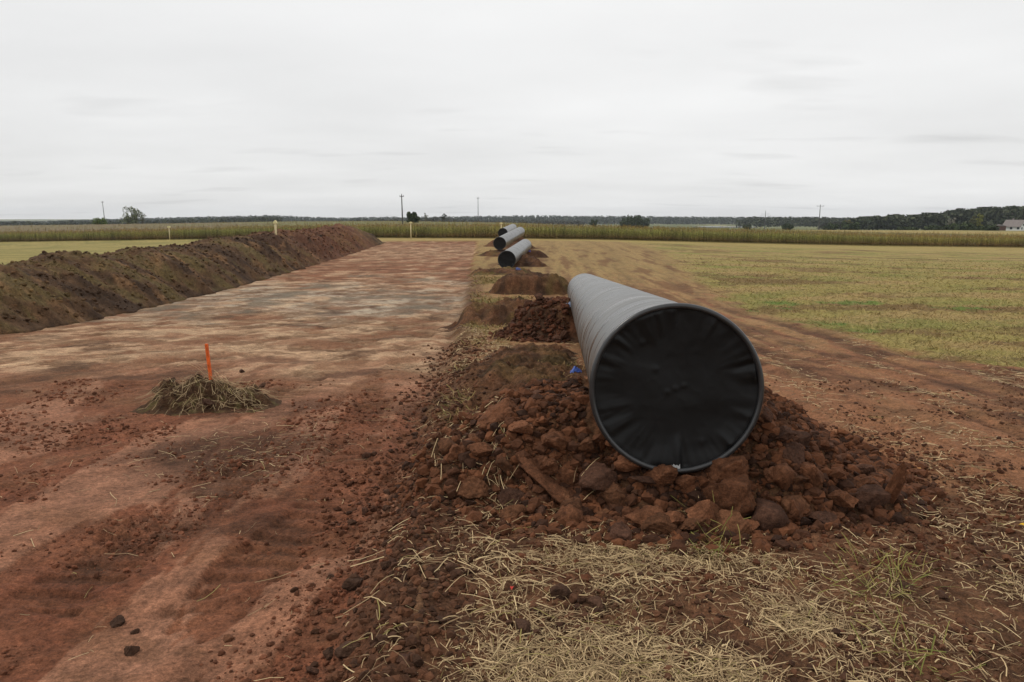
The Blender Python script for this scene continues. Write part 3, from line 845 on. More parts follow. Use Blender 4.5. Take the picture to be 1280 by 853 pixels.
# loose clods on the strip and on the straw
GS = 'loose clods on the ground'
for (px, py, r, lab) in [
    (443, 735, .085, 'biggest loose dark clod on the bare strip near its edge'),
    (147, 780, .055, 'grey-brown clod with a smaller one at its side on red soil'),
    (168, 792, .035, 'small dark clod at the side of the grey-brown clod'),
    (165, 816, .05, 'flat dark clod below the grey-brown one on red soil'),
    (483, 709, .04, 'small dark clod above right of the biggest loose dark clod'),
    (456, 643, .055, 'brown clod on the bare strip left of the mound'),
    (484, 638, .05, 'dark brown clod beside the brown clod left of the mound'),
    (437, 642, .035, 'little dark clod left of the brown clod on the strip'),
    (458, 571, .06, 'single black-brown clod on the strip left of the mound\'s top'),
    (519, 545, .06, 'dark clod at the foot of the strip\'s edge bank'),
    (530, 528, .05, 'dark lump against the edge bank above the other'),
    (700, 748, .085, 'dark crumbly clod lying on the foreground straw'),
    (745, 758, .07, 'low dark clod right of the crumbly clod on the straw'),
    (435, 815, .07, 'dark clod at the lower edge of the bare strip'),
    (455, 845, .05, 'reddish clod at the straw\'s edge low in front'),
    (530, 690, .06, 'brown lump topping the narrow soil ridge at the straw\'s edge'),
    (655, 790, .07, 'brown clod sunk in straw below the crumbly dark clod'),
    (1130, 735, .06, 'dark clod among green blades right of the straw'),
    (1175, 745, .05, 'brown clod near green blades, right of the dark one'),
]:
    h = hit(px, py)
    put_clod(h[0], h[1], r * .8, lab, GS, src=CLODS[int(RNG.integers(10))], rot=(RNG.uniform(-.15, .15), RNG.uniform(-.15, .15), RNG.uniform(0, 6)), sink=.28, mat=M_CLODD if 'dark' in lab or 'grey' in lab else None)

# scattered clods: 150 on the big mound, 40 on the dark cloddy mound, 40 along the strip's edge
def mound_spots(n, cx, cy, rx, ry, front, seed):
    rs = np.random.default_rng(seed); out = []
    while len(out) < n:
        s = rs.uniform(-1, 1); t = rs.uniform(-1, 1)
        if abs(s) ** 2.2 + abs(t) ** 2.2 > 1: continue
        x, y = cx + t * rx, cy + s * ry
        if np.isfinite(pipe_floor(0, np.array([x]), np.array([y]))[0]) and y > P1A[1] - .12: continue
        if rs.uniform() > lerp(1.0, front, (s + 1) / 2): continue
        out.append((x, y))
    return out
for (x, y) in mound_spots(150, m1c[0], m1c[1] + .05, 1.66, 1.4, .2, 5):
    fr = np.clip((m1c[1] - y) / 1.5, 0, 1)
    put_clod(x, y, float(RNG.uniform(.035, .065 + .085 * fr)), 'rough brown soil clod heaped among others on the big pipe\'s mound', GC, sink=.2)
d2 = (0.95, 14.6)
for (x, y) in mound_spots(45, d2[0], d2[1] - .2, 1.1, 1.1, .5, 6):
    put_clod(x, y, float(RNG.uniform(.05, .13)), 'brown clod heaped on the dark mound at the middle of the pipe', 'clods on the dark mound by the pipe', sink=.2)
for k in range(48):
    y = float(2.3 + 9 * RNG.uniform() ** 1.6)
    x = float(-0.45 - 0.042 * y + RNG.normal() * .16 - .05)
    put_clod(x, y, float(RNG.uniform(.02, .045)), 'small dark clod crumbled along the edge of the bare strip', 'crumbled clods along the strip edge', sink=.2, mat=M_CLODD if k % 2 else None)

# crumbs: one mass of uncountable small pieces
def crumbs():
    ico = [clod_mesh(3000 + k, 2 if k < 4 else 1, 7, (1, .85, .7), .09) for k in range(10)]
    px, py, rr, cc = [], [], [], []
    def add(x, y, r, c):
        px.append(x); py.append(y); rr.append(r); cc.append(c)
    n = 20000                                    # on the big mound
    a = RNG.uniform(0, 2 * math.pi, n); q = np.sqrt(RNG.uniform(0, 1, n)) * RNG.uniform(.9, 1.15, n)
    x = m1c[0] + np.cos(a) * q * 1.75; y = m1c[1] + .06 + np.sin(a) * q * 1.5
    add(x, y, .010 + .045 * RNG.uniform(0, 1, n) ** 3, cmix(np.tile(srgb(108, 68, 45), (n, 1)), srgb(50, 34, 26), RNG.uniform(0, 1, n)))
    n = 3500                                     # spill round its foot
    a = RNG.uniform(0, 2 * math.pi, n); q = RNG.uniform(.85, 1.4, n)
    add(m1c[0] + np.cos(a) * q * 1.75, m1c[1] + .06 + np.sin(a) * q * 1.5, .008 + .022 * RNG.uniform(0, 1, n) ** 3, cmix(np.tile(srgb(100, 62, 42), (n, 1)), srgb(64, 40, 28), RNG.uniform(0, 1, n)))
    n = 4500                                     # strip edge
    y = 2.1 + 12 * RNG.uniform(0, 1, n) ** 1.8; x = -0.42 - .042 * y + RNG.normal(0, .2, n) * (1 + .05 * y) + .05
    add(x, y, (.006 + .024 * RNG.uniform(0, 1, n) ** 3) * (1 + .03 * y), cmix(np.tile(srgb(102, 67, 47), (n, 1)), srgb(62, 43, 32), RNG.uniform(0, 1, n)))
    n = 38000                                     # strip: patches of crumbs
    y = 2.1 + 8 * RNG.uniform(0, 1, n) ** 1.7; x = -.42 - .042 * y - RNG.uniform(0, 1, n) * (.75 * y + .3)
    m = fbm(x * .8, y * .8, 3, 45) > RNG.uniform(-.1, .5, n)
    x, y = x[m], y[m]; n = len(x)
    add(x, y, (.004 + .02 * RNG.uniform(0, 1, n) ** 5) * (.6 + .1 * y), cmix(np.tile(srgb(124, 78, 56), (n, 1)), srgb(84, 54, 39), RNG.uniform(0, 1, n)))
    n = 22000                                    # right of the mound and under the straw
    y = 2.1 + 7 * RNG.uniform(0, 1, n) ** 1.6; x = RNG.uniform(-.2, 1, n) * (.8 * y + .3)
    m = fbm(x * 1.1, y * 1.1, 3, 52) > RNG.uniform(-.3, .5, n)
    x, y = x[m], y[m]; n = len(x)
    add(x, y, .006 + .02 * RNG.uniform(0, 1, n) ** 4, cmix(np.tile(srgb(106, 72, 52), (n, 1)), srgb(58, 40, 30), RNG.uniform(0, 1, n)))
    n = 2500                                     # dark cloddy mound and the ridge
    a = RNG.uniform(0, 2 * math.pi, n); q = np.sqrt(RNG.uniform(0, 1, n))
    add(d2[0] + np.cos(a) * q * 1.4, d2[1] + np.sin(a) * q * 1.4, .02 + .06 * RNG.uniform(0, 1, n) ** 3, cmix(np.tile(srgb(96, 58, 40), (n, 1)), srgb(60, 38, 27), RNG.uniform(0, 1, n)))
    # lumps all over the spoil bank
    b = BANK; ok = np.nonzero((b['up'] > .06) & (b['y'] < 75) & (b['y'] > 6))[0]
    ids = RNG.choice(ok, 17000); nb = len(ids)
    add(b['x'][ids] + RNG.normal(0, .03, nb), b['y'][ids] + RNG.normal(0, .04, nb), (.012 + .07 * RNG.uniform(0, 1, nb) ** 4) * (.8 + .012 * b['y'][ids]), np.clip(b['c'][ids] * RNG.uniform(.65, 1.35, nb)[:, None], .008, .5))
    x = np.concatenate(px); y = np.concatenate(py); r = np.concatenate(rr); c = np.concatenate(cc); isb = np.arange(len(x)) >= len(x) - nb; zb = np.zeros(len(x)); zb[isb] = b['z'][ids]
    keep = ~(np.isfinite(pipe_floor(0, x, y)) & (y > P1A[1] + .3))
    x, y, r, c, isb, zb = x[keep], y[keep], r[keep], c[keep], isb[keep], zb[keep]
    z = np.where(isb, zb, surf(x, y)) + r * .15
    Vs, Fs, Cs, off = [], [], [], 0
    kind = RNG.integers(0, len(ico), len(x)); kind = np.where(r < .016, 4 + kind % 6, kind)
    for k in range(len(ico)):
        ids = np.nonzero(kind == k)[0]
        if not len(ids): continue
        V, F = ico[k]; n = len(ids)
        a = RNG.uniform(0, 6.28, n); b = RNG.uniform(-.8, .8, n)
        Rz = np.stack([np.stack([np.cos(a), -np.sin(a), 0 * a], -1), np.stack([np.sin(a), np.cos(a), 0 * a], -1), np.stack([0 * a, 0 * a, 0 * a + 1], -1)], 1)
        Rx = np.stack([np.stack([0 * b + 1, 0 * b, 0 * b], -1), np.stack([0 * b, np.cos(b), -np.sin(b)], -1), np.stack([0 * b, np.sin(b), np.cos(b)], -1)], 1)
        M = Rz @ Rx
        P = np.einsum('nij,vj->nvi', M, V) * r[ids][:, None, None] + np.stack([x[ids], y[ids], z[ids]], 1)[:, None]
        Vs.append(P.reshape(-1, 3)); Fs.append((F[None] + (np.arange(n) * len(V))[:, None, None]).reshape(-1, 3) + off); off += n * len(V)
        Cs.append(np.repeat(c[ids], len(V), 0))
    o = mesh_np('soil_crumbs', np.vstack(Vs), np.vstack(Fs), M_CRUMB, np.vstack(Cs), smooth=False)
    tag(o, 'loose soil crumbs strewn over the mounds, the spoil bank and the strip', 'soil crumbs', kind='stuff')
crumbs()

# ------------------------------------------------------------------ straw
def ribbons(x, y, L, w, c, zf, lift, arch=.02, seed=0, tilt=None, curl=.13, seg=3, az=None):
    rs = np.random.default_rng(seed); n = len(x)
    az = rs.uniform(0, 2 * math.pi, n) if az is None else az
    k = rs.normal(0, curl, n)
    tt = np.linspace(-.5, .5, seg + 1)
    ang = az[:, None] + k[:, None] * tt[None] * 2
    dx = np.cos(ang); dy = np.sin(ang)
    X = x[:, None] + np.cumsum(dx, 1) * (L / seg)[:, None]; Y = y[:, None] + np.cumsum(dy, 1) * (L / seg)[:, None]
    Z0 = zf(X.ravel(), Y.ravel()).reshape(X.shape)
    Z = .5 * Z0 + .5 * Z0.max(1, keepdims=True) + lift[:, None] + arch * rs.uniform(-.3, 1, n)[:, None] * (1 - (2 * tt[None]) ** 2)
    if tilt is not None: Z = Z + (tt + .5)[None] * (L * tilt)[:, None]
    roll = rs.uniform(-.9, .9, n)
    wx = -dy * (w * np.cos(roll))[:, None]; wy = dx * (w * np.cos(roll))[:, None]; wz = np.repeat((w * np.sin(roll))[:, None], seg + 1, 1)
    A = np.stack([X - wx / 2, Y - wy / 2, Z - wz / 2], -1); B = np.stack([X + wx / 2, Y + wy / 2, Z + wz / 2], -1)
    V = np.stack([A, B], 2).reshape(n, -1, 3)
    f = np.array([[2 * i, 2 * i + 1, 2 * i + 3, 2 * i + 2] for i in range(seg)])
    F = (f[None] + (np.arange(n) * 2 * (seg + 1))[:, None, None]).reshape(-1, 4)
    return V.reshape(-1, 3), F, np.repeat(c, 2 * (seg + 1), 0)
class Acc:
    def __init__(s): s.V, s.F, s.C, s.n = [], [], [], 0
    def add(s, V, F, C): s.V.append(V); s.F.append(F + s.n); s.C.append(C); s.n += len(V)
    def obj(s, name, mat, smooth=False, parent=None): return mesh_np(name, np.vstack(s.V), np.vstack(s.F), mat, np.vstack(s.C), smooth, parent)

def straw_cols(n, rs):
    c = cmix(np.tile(srgb(192, 166, 124), (n, 1)), srgb(104, 80, 54), rs.uniform(0, 1, n) ** 1.1)
    c = cmix(c, srgb(204, 180, 136), (rs.uniform(0, 1, n) > .86) * .8)
    return cmix(c, srgb(132, 122, 62), (rs.uniform(0, 1, n) > .96) * .8)
def straw_litter():
    rs = np.random.default_rng(77); A = Acc()
    # dense litter
    n = 190000; y = 1.6 + 3.2 * rs.uniform(0, 1, n); x = rs.uniform(-.4, 1, n) * (.85 * y + .5)
    m = straw_w(x, y) * .72 > rs.uniform(0, 1, n); x, y = x[m], y[m]; n = len(x)
    L = .02 + .13 * rs.uniform(0, 1, n) ** 2.6; w = .0016 + .0032 * rs.uniform(0, 1, n) ** 2
    A.add(*ribbons(x, y, L, w, straw_cols(n, rs), surf_near, .001 + .016 * rs.uniform(0, 1, n) ** 1.5, .010, 1))
    # sparse bits over the track, mound feet and edge
    n = 60000; y = 1.8 + 13 * rs.uniform(0, 1, n) ** 1.4; x = rs.uniform(-.12, 1, n) * (.85 * y + .4)
    u = strip_u(x, y); cl = fbm(track_coord(x, y) * 2.2, y * .6, 4, 222)
    pm = .75 * sst(0, .5, cl) * sst(-.05, .5, u) * (1 - .8 * field_w(x, y)) * (1 - .95 * np.clip((Z_M1(x, y) - ground_h(x, y)) * 6, 0, 1))
    m = pm > rs.uniform(0, 1.1, n); x, y = x[m], y[m]; n = len(x)
    L = (.03 + .12 * rs.uniform(0, 1, n) ** 2) * (1 + .04 * y); w = rs.uniform(.0015, .0035, n) * (1 + .12 * y)
    A.add(*ribbons(x, y, L, w, straw_cols(n, rs), surf_near, .002 + .008 * rs.uniform(0, 1, n), .008, 2))
    # margin between strip and pipe, with its tuft lines
    n = 9000; y = 2.5 + 16 * rs.uniform(0, 1, n) ** 1.5; x = -.42 - .042 * y + rs.uniform(-.05, 1.0, n)
    m = sst(-.15, .35, fbm(x * 2, y * 1.1, 3, 223)) > rs.uniform(0, 1, n); x, y = x[m], y[m]; n = len(x)
    L = (.05 + .16 * rs.uniform(0, 1, n) ** 2); w = rs.uniform(.0018, .0038, n) * (1 + .1 * y)
    A.add(*ribbons(x, y, L, w, straw_cols(n, rs), surf_near, .004 + .02 * rs.uniform(0, 1, n), .02, 3))
    # a few stalks on the strip, below the heap and at random
    g = ground_point(300, 545); n = 380
    x = g[0] + rs.normal(0, .45, n); y = g[1] + .1 + rs.normal(0, .6, n)
    x2 = -.7 - rs.uniform(0, 1, 240) * 4; y2 = 2.3 + rs.uniform(0, 1, 240) * 6
    x = np.concatenate([x, x2]); y = np.concatenate([y, y2]); n = len(x)
    L = .03 + .22 * rs.uniform(0, 1, n) ** 3; w = rs.uniform(.002, .004, n)
    A.add(*ribbons(x, y, L, w, straw_cols(n, rs), surf_near, .002 + .006 * rs.uniform(0, 1, n), .01, 4))
    o = A.obj('straw_litter', M_STRAW)
    tag(o, 'pale dry straw litter strewn over the soil right of the strip', 'straw', kind='stuff')
straw_litter()

def grass():
    rs = np.random.default_rng(78); A = Acc()
    # green blades among the straw
    spots = [hit(*p) for p in [(900, 668), (880, 690), (1120, 730), (1085, 745), (1110, 715), (1140, 830), (560, 840), (600, 830), (790, 805), (1240, 690), (860, 720), (1000, 690), (600, 700), (1090, 760), (1200, 800), (1270, 770), (930, 700)]][:6]
    for h in spots:
        n = 38; a = rs.uniform(0, 6.28, n)
        x = h[0] + rs.normal(0, .08, n); y = h[1] + rs.normal(0, .10, n)
        c = cmix(np.tile(srgb(98, 104, 44), (n, 1)), srgb(140, 126, 70), rs.uniform(0, 1, n))
        A.add(*ribbons(x, y, .04 + .09 * rs.uniform(0, 1, n), np.full(n, .004), c, surf_near, np.full(n, .003), .01, 5 + int(h[0] * 100) % 50, tilt=rs.uniform(.1, 1.0, n)))
    # stubble and grass of the mown field
    n = 170000; y = 5.5 + 75 * rs.uniform(0, 1, n) ** 1.7; x = rs.uniform(.1, 1, n) * (.85 * y + 1)
    m = field_w(x, y) * (1 - sst(15, 80, y)) > rs.uniform(0.05, 1.3, n); x, y = x[m], y[m]; n = len(x)
    c = ground_color(x, y); c = np.clip(c * 1.05 * (1 + .22 * rs.normal(0, 1, n))[:, None], .01, .6)
    c = cmix(c, srgb(182, 158, 106), (rs.uniform(0, 1, n) > .85) * .6)
    L = (.04 + .05 * rs.uniform(0, 1, n)) * (1 + .02 * y); w = .003 * (1 + .11 * y) * rs.uniform(.6, 1.3, n)
    A.add(*ribbons(x, y, L, w, c, ground_h, np.full(n, .0), .01, 7, tilt=rs.uniform(-.1, .9, n), seg=2))
    # margin with greenish tufts left of the pipe
    n = 12000; y = 6.5 + 30 * rs.uniform(0, 1, n) ** 1.4; x = -.35 - .042 * y + rs.uniform(0, 2.2, n)
    m = fbm(x * .55 + 3, y * .55, 4, 112) + .25 * fbm(x * 3, y * 3, 2, 8) > rs.uniform(-.05, .4, n); x, y = x[m], y[m]; n = len(x)
    c = cmix(np.tile(srgb(104, 98, 50), (n, 1)), srgb(146, 116, 74), rs.uniform(0, 1, n) ** .8)
    A.add(*ribbons(x, y, (.05 + .07 * rs.uniform(0, 1, n)) * (1 + .02 * y), .004 * (1 + .16 * y) * rs.uniform(.6, 1.3, n), c, surf_near, np.full(n, .0), .01, 8, tilt=rs.uniform(-.1, .9, n), seg=2))
    o = A.obj('short_grass', M_LEAF)
    tag(o, 'short mown grass and stubble of the field and green blades by the straw', 'grass', kind='stuff')
grass()

# ------------------------------------------------------------------ straw heap with its stake
def straw_heap():
    base = ground_point(264, 500)
    cx, cy = float(base[0]) - .17, float(base[1]) + .42
    zf, prof = make_mound(cx, cy, math.pi / 2 - .1, .84, .50, .20, .2, 610, .22)
    n = 90; s = np.linspace(-.8, .8, n); Sx, Sy = np.meshgrid(s, s, indexing='ij')
    X = (cx + Sx).ravel(); Y = (cy + Sy * .8).ravel(); Z = zf(X, Y); k, e = prof(X, Y)
    F = grid_faces(n, n); F = F[e[F].min(1) < 1.1]
    used = np.unique(F); mp = np.full(len(X), -1); mp[used] = np.arange(len(used))
    z0 = float(ground_h(np.array([cx]), np.array([cy]))[0])
    root = empty('straw_heap', (cx, cy, z0), 'small heap of dark sods and straw on the bare strip round an orange stake', 'straw heap')
    f3 = fbm(X * 9, Y * 9, 3, 620)
    c = np.clip(cmix(np.tile(srgb(80, 58, 41), (len(X), 1)), srgb(88, 76, 48), sst(.1, .6, f3)) * (1 + .3 * f3)[:, None], .01, .4)
    o0 = np.array([cx, cy, z0])
    mesh_np('sod', (np.stack([X, Y, Z], 1) - o0)[used], mp[F], M_MOUND, c[used], True, root)
    rs = np.random.default_rng(5); A = Acc()
    nb = 600; a = rs.uniform(0, 6.28, nb); q = np.sqrt(rs.uniform(0, 1, nb)) * 1.15
    x = cx + np.cos(a) * q * .5; y = cy + np.sin(a) * q * .33
    # stalks drape outwards and down
    azi = np.arctan2(y - cy, x - cx) + rs.normal(0, 1.3, nb)
    V, F, C = ribbons(x, y, .08 + .28 * rs.uniform(0, 1, nb) ** 1.6, rs.uniform(.002, .005, nb), straw_cols(nb, rs) * .9, lambda p, q_: np.maximum(zf(p, q_), ground_h(p, q_)), .005 + .03 * rs.uniform(0, 1, nb), .05, 21, az=azi)
    A.add(V, F, C)
    nb = 60; x = cx + .14 + rs.normal(0, .06, nb); y = cy + rs.normal(0, .07, nb)
    A.add(*ribbons(x, y, .12 + .25 * rs.uniform(0, 1, nb), np.full(nb, .004), straw_cols(nb, rs), zf, np.full(nb, .01), .03, 22, tilt=rs.uniform(.1, .9, nb)))
    V = np.vstack(A.V) - o0
    mesh_np('straw', V, np.vstack(A.F), M_STRAW, np.vstack(A.C), False, root)
    MOUNDS.append((zf, cx, cy, 1.0))
    # dark sods lying round it
    for (px, py, r, lab) in [(195, 488, .09, 'brown sod left of the straw heap'), (218, 502, .06, 'dark sod close at the straw heap\'s left foot'), (262, 510, .09, 'dark mossy sod in front of the straw heap'), (320, 492, .08, 'dark sod at the right end of the straw heap'), (302, 463, .05, 'sod sticking out behind the straw heap\'s right half'), (328, 481, .06, 'brown sod right behind the right end of the straw heap')]:
        h = hit(px, py + 3); put_clod(h[0], h[1], r, lab, 'sods round the straw heap', sink=.1, mat=M_CLODD, cat='sod')
    # stake
    top = at(258, 430, cy - .02); foot = np.array(at(263, 470, cy - .02)); 
    mo = mat_new('orange_paint', col=(.74, .13, .025), rough=.6, noise=[(14, .35), (60, .2)])
    mw = mat_new('bare_wood', col=srgb(150, 96, 50), rough=.8, noise=[(30, .2)])
    d = Vector(top) - Vector(foot); L = d.length + .25
    st = empty('marker_stake', Vector(foot) - d.normalized() * .25, 'orange-painted wooden stake sticking out of the straw heap', 'stake')
    st.rotation_mode = 'QUATERNION'; st.rotation_quaternion = Vector((0, 0, 1)).rotation_difference(d.normalized())
    def post(z0, z1, w, wt):
        bm = bmesh.new()
        vs = []
        for (z, ww) in ((z0, w), (z1 - .008, w), (z1, w * .8)):
            vs.append([bm.verts.new((sx * ww / 2, sy * ww / 2, z)) for sx, sy in ((-1, -1), (1, -1), (1, 1), (-1, 1))])
        for i in range(2):
            for j in range(4): bm.faces.new([vs[i][j], vs[i][(j + 1) % 4], vs[i + 1][(j + 1) % 4], vs[i + 1][j]])
        bm.faces.new(vs[0][::-1]); bm.faces.new(vs[2])
        return bm
    bm_obj('painted_shaft', post(.16, L, .030, 0), mo, st)
    bm_obj('buried_shaft', post(0, .16, .027, 0), mw, st)
straw_heap()

# narrow soil ridge squeezed up along the straw's edge
def soil_ridge():
    pts = [hit(*p) for p in [(540, 668), (533, 700), (527, 740), (521, 780), (515, 812)]]
    P = np.array([[p[0], p[1]] for p in pts]); P = P[np.argsort(-P[:, 1])]
    n = 60; tt = np.linspace(0, len(P) - 1, n)
    cx = np.interp(tt, np.arange(len(P)), P[:, 0]); cy = np.interp(tt, np.arange(len(P)), P[:, 1])
    cx = cx + .012 * fbm(cy * 6, cy * 0, 2, 650)
    w = .022 * (1 + .45 * fbm(cy * 9, cy * 0 + 2, 2, 651)); hgt = .022 * (1 + .6 * fbm(cy * 8, cy * 0 + 4, 2, 652))
    a = np.linspace(0, math.pi, 11)
    X = cx[:, None] + np.cos(a)[None] * w[:, None]; Y = np.repeat(cy[:, None], 11, 1)
    g = ground_h(cx, cy)
    Z = g[:, None] - .015 + np.sin(a)[None] * hgt[:, None] * (1.3 + .5 * pn(X * 25, Y * 25, 653)) 
    V = np.stack([X, Y, Z], -1).reshape(-1, 3)
    c = np.clip(np.tile(srgb(116, 84, 60), (len(V), 1)) * (1 + .3 * fbm(V[:, 0] * 12, V[:, 1] * 12, 3, 654))[:, None], .01, .4)
    o = mesh_np('soil_ridge', V, grid_faces(n, 11), M_MOUND, c, True)
    tag(o, 'narrow squeezed-up ridge of soil at the edge of the foreground straw', 'soil ridge')
soil_ridge()

# ------------------------------------------------------------------ blue plastic beside the pipe
def plastic(px, py, size, label, seed, zoff=.0, col=(.04, .10, .42)):
    h = hit(px, py, surf)
    n = 26; s = np.linspace(-1, 1, n); U, Vv = np.meshgrid(s, s, indexing='ij'); u = U.ravel(); v = Vv.ravel()
    x = u * size * (1 + .2 * pn(v * 2, u, seed)); y = v * size * .6 * (1 + .3 * pn(u * 2, v, seed + 1))
    z = size * (.45 + .55 * fbm(u * 1.6, v * 1.6, 3, seed + 2)) * (1 - .7 * np.maximum(np.abs(u), np.abs(v)) ** 2) + .25 * size * fbm(u * 4, v * 4, 2, seed + 3)
    g = surf(h[0] + x, h[1] + y) - h[2]
    o = mesh_np('plastic_scrap', np.stack([x, y, np.maximum(z, .0) + g + .004], 1), grid_faces(n, n), mat_new('blue_plastic', col=col, rough=.35, spec=.5), None, True)
    o.location = (float(h[0]), float(h[1]), float(h[2]) + zoff)
    return tag(o, label, 'plastic scrap', 'blue plastic scraps by the pipes')
plastic(720, 464, .075, 'crumpled blue plastic sheet on the mound left of the big pipe', 701)
plastic(711, 383, .06, 'pale blue scrap against the far left side of the big pipe', 711, col=(.22, .28, .42))
plastic(648, 337, .13, 'dark blue scrap under the first pipe beyond the big one', 721, col=(.03, .05, .2))
plastic(661, 315, .14, 'blue-violet scrap on the right side of the second pipe', 731, col=(.06, .05, .3))

# fallen leaves
def leaf(px, py, size, col, label):
    h = hit(px, py); bm = bmesh.new()
    prof = [(0, 0), (.25, .22), (.5, .3), (.75, .22), (1, 0)]
    top = [bm.verts.new((a * size, b * size, .012 * math.sin(a * 3) + .01 * b)) for a, b in prof]
    mid = [bm.verts.new((a * size, 0, .004 + .012 * math.sin(a * 3) - .004)) for a, b in prof[1:-1]]
    bot = [bm.verts.new((a * size, -b * size, .012 * math.sin(a * 3) + .01 * b)) for a, b in prof[1:-1]]
    up = [top[0], *mid, top[4]]; lo = [top[0], *bot, top[4]]
    for i in range(4):
        for aa, bb in ((top, up), (up, lo)):
            f = [v for k, v in enumerate([aa[i], aa[i + 1], bb[i + 1], bb[i]])]
            f = list(dict.fromkeys(f))
            if len(f) >= 3: bm.faces.new(f)
    o = bm_obj('fallen_leaf', bm, mat_new('dry_leaf', col=col, rough=.7), None)
    o.location = (float(h[0]), float(h[1]), float(h[2]) + .012); o.rotation_euler = (.1, -.1, RNG.uniform(0, 6))
    tag(o, label, 'leaf', 'fallen leaves')
leaf(1143, 588, .08, srgb(196, 142, 84), 'dry tan leaf on the brown track right of the mound')
leaf(1272, 659, .045, srgb(200, 160, 40), 'yellow leaf on the track near the straw')
leaf(641, 738, .03, srgb(180, 60, 50), 'small red leaf scrap at the edge of the straw')

# ------------------------------------------------------------------ maize
def edge_y(a): return np.interp(a, A_T, EDGE_Y)
def maize():
    rs = np.random.default_rng(31)
    # plant templates: stalk, arching leaves, tassel
    temps = []
    for k in range(14):
        r_ = np.random.default_rng(40 + k); V, F, C, G = [], [], [], 0
        H = r_.uniform(1.85, 2.35)
        def quadstrip(pts, wid, cols):
            nonlocal G
            pts = np.array(pts); n = len(pts)
            d = pts[-1] - pts[0]; side = np.cross(d, [0, 0, 1.0]); side = side / (np.linalg.norm(side) + 1e-6)
            if abs(d[0]) + abs(d[1]) < .08: side = np.array([math.cos(k), math.sin(k), 0])
            for i in range(n): V.append(pts[i] - side * wid[i] / 2); V.append(pts[i] + side * wid[i] / 2); C.append(cols[i]); C.append(cols[i])
            for i in range(n - 1): F.append([G + 2 * i, G + 2 * i + 1, G + 2 * i + 3, G + 2 * i + 2])
            G += 2 * n
        quadstrip([(0, 0, -.1), (.01, 0, H * .5), (0, .01, H)], [.024, .02, .012], [srgb(84, 74, 44), srgb(90, 94, 44), srgb(124, 116, 58)])
        az = r_.uniform(0, 6.28)
        for i in range(8):
            z0 = H * (.16 + .09 * i) ; a = az + i * math.pi + r_.normal(0, .4); L = r_.uniform(.5, .9) * (1 - .04 * i)
            dx, dy = math.cos(a), math.sin(a); rise = r_.uniform(.12, .35)
            gr = i / 7
            base = lerp(srgb(104, 84, 48), srgb(100, 106, 48), min(1, gr * 1.8)); tip = lerp(srgb(120, 98, 58), srgb(148, 142, 72), gr)
            quadstrip([(0, 0, z0), (dx * L * .5, dy * L * .5, z0 + rise), (dx * L, dy * L, z0 + rise - r_.uniform(.1, .4))], [.05, .085, .012], [base, lerp(base, tip, .5), tip])
        for i in range(4):
            a = r_.uniform(0, 6.28); quadstrip([(0, 0, H - .05), (math.cos(a) * .10, math.sin(a) * .10, H + r_.uniform(.14, .28))], [.03, .02], [srgb(132, 118, 62), srgb(146, 120, 70)])
        temps.append((np.array(V), np.array(F), np.array(C)))
    A = Acc()
    def scatter(x, y, sc, tint, cut=None):
        kind = rs.integers(0, len(temps), len(x)); z = base_h(x, y)
        for k, (V, F, C) in enumerate(temps):
            ids = np.nonzero(kind == k)[0]; n = len(ids)
            if not n: continue
            a = rs.uniform(0, 6.28, n); ca, sa = np.cos(a), np.sin(a)
            P = np.empty((n, len(V), 3))
            P[:, :, 0] = (V[None, :, 0] * ca[:, None] - V[None, :, 1] * sa[:, None]) * sc[ids][:, None] + x[ids][:, None]
            P[:, :, 1] = (V[None, :, 0] * sa[:, None] + V[None, :, 1] * ca[:, None]) * sc[ids][:, None] + y[ids][:, None]
            P[:, :, 2] = V[None, :, 2] * sc[ids][:, None] + z[ids][:, None]
            A.add(P.reshape(-1, 3), (F[None] + (np.arange(n) * len(V))[:, None, None]).reshape(-1, 4), np.clip((C[None] * tint[ids][:, None]), .005, .6).reshape(-1, 3))
    def hscale(a): return np.interp(a, [-.7, -.5, -.25, .1, .35, .5, .9], [.74, .75, .80, .78, .74, .70, .68])
    def depth_max(a): return np.interp(a, [-.3, 0, .15, .4, .6, .9], [250, 220, 120, 60, 45, 40])
    # front rows follow the field's edge
    aa = np.linspace(-1.2, 1.2, 20001)
    ex = aa * edge_y(aa); ey = edge_y(aa); s = np.concatenate([[0], np.cumsum(np.hypot(np.diff(ex), np.diff(ey)))])
    def tint_of(x, y, n):
        br = fbm(x * .05, y * .05, 3, 801)
        t = np.tile(np.array([1.0, 1.0, 1.0]), (n, 1)) * np.clip(1 + .30 * rs.normal(0, 1, n) + .35 * fbm(x * .35, y * .35, 3, 807), .35, 1.8)[:, None]
        a = x / y
        dry = np.clip(.5 * sst(-.1, .4, br) + .6 * sst(.35, .6, np.abs(a + .02) * 0 + a), 0, .6)
        return t * cmix(np.ones((n, 3)), np.array([1.12, .88, .85]), dry)
    for row in range(12):
        q = np.arange(0, s[-1], .2 if row < 6 else .3) + rs.uniform(0, .1); n = len(q)
        x = np.interp(q, s, ex) + rs.normal(0, .05, n); y = np.interp(q, s, ey) + row * .75 + rs.normal(0, .06, n)
        hs = (1 + .07 * rs.normal(0, 1, n) + .12 * fbm(x * .16, y * .16, 3, 802) + .06 * fbm(x * .9, y * .9, 2, 809)) * hscale(x / y)
        scatter(x, y, hs, tint_of(x, y, n))
    # tops further back
    n = 15000; a = rs.uniform(-1.2, 1.2, n); dd = 9 + (depth_max(a) - 10) * rs.uniform(0, 1, n) ** 1.5
    y = edge_y(a) + dd; x = a * y
    scatter(x, y, hscale(a) * (1 + .06 * rs.normal(0, 1, n)), tint_of(x, y, n) * cmix(np.full((n, 3), .85), np.array([.66, .55, .48]), sst(-.15, -.45, a)))
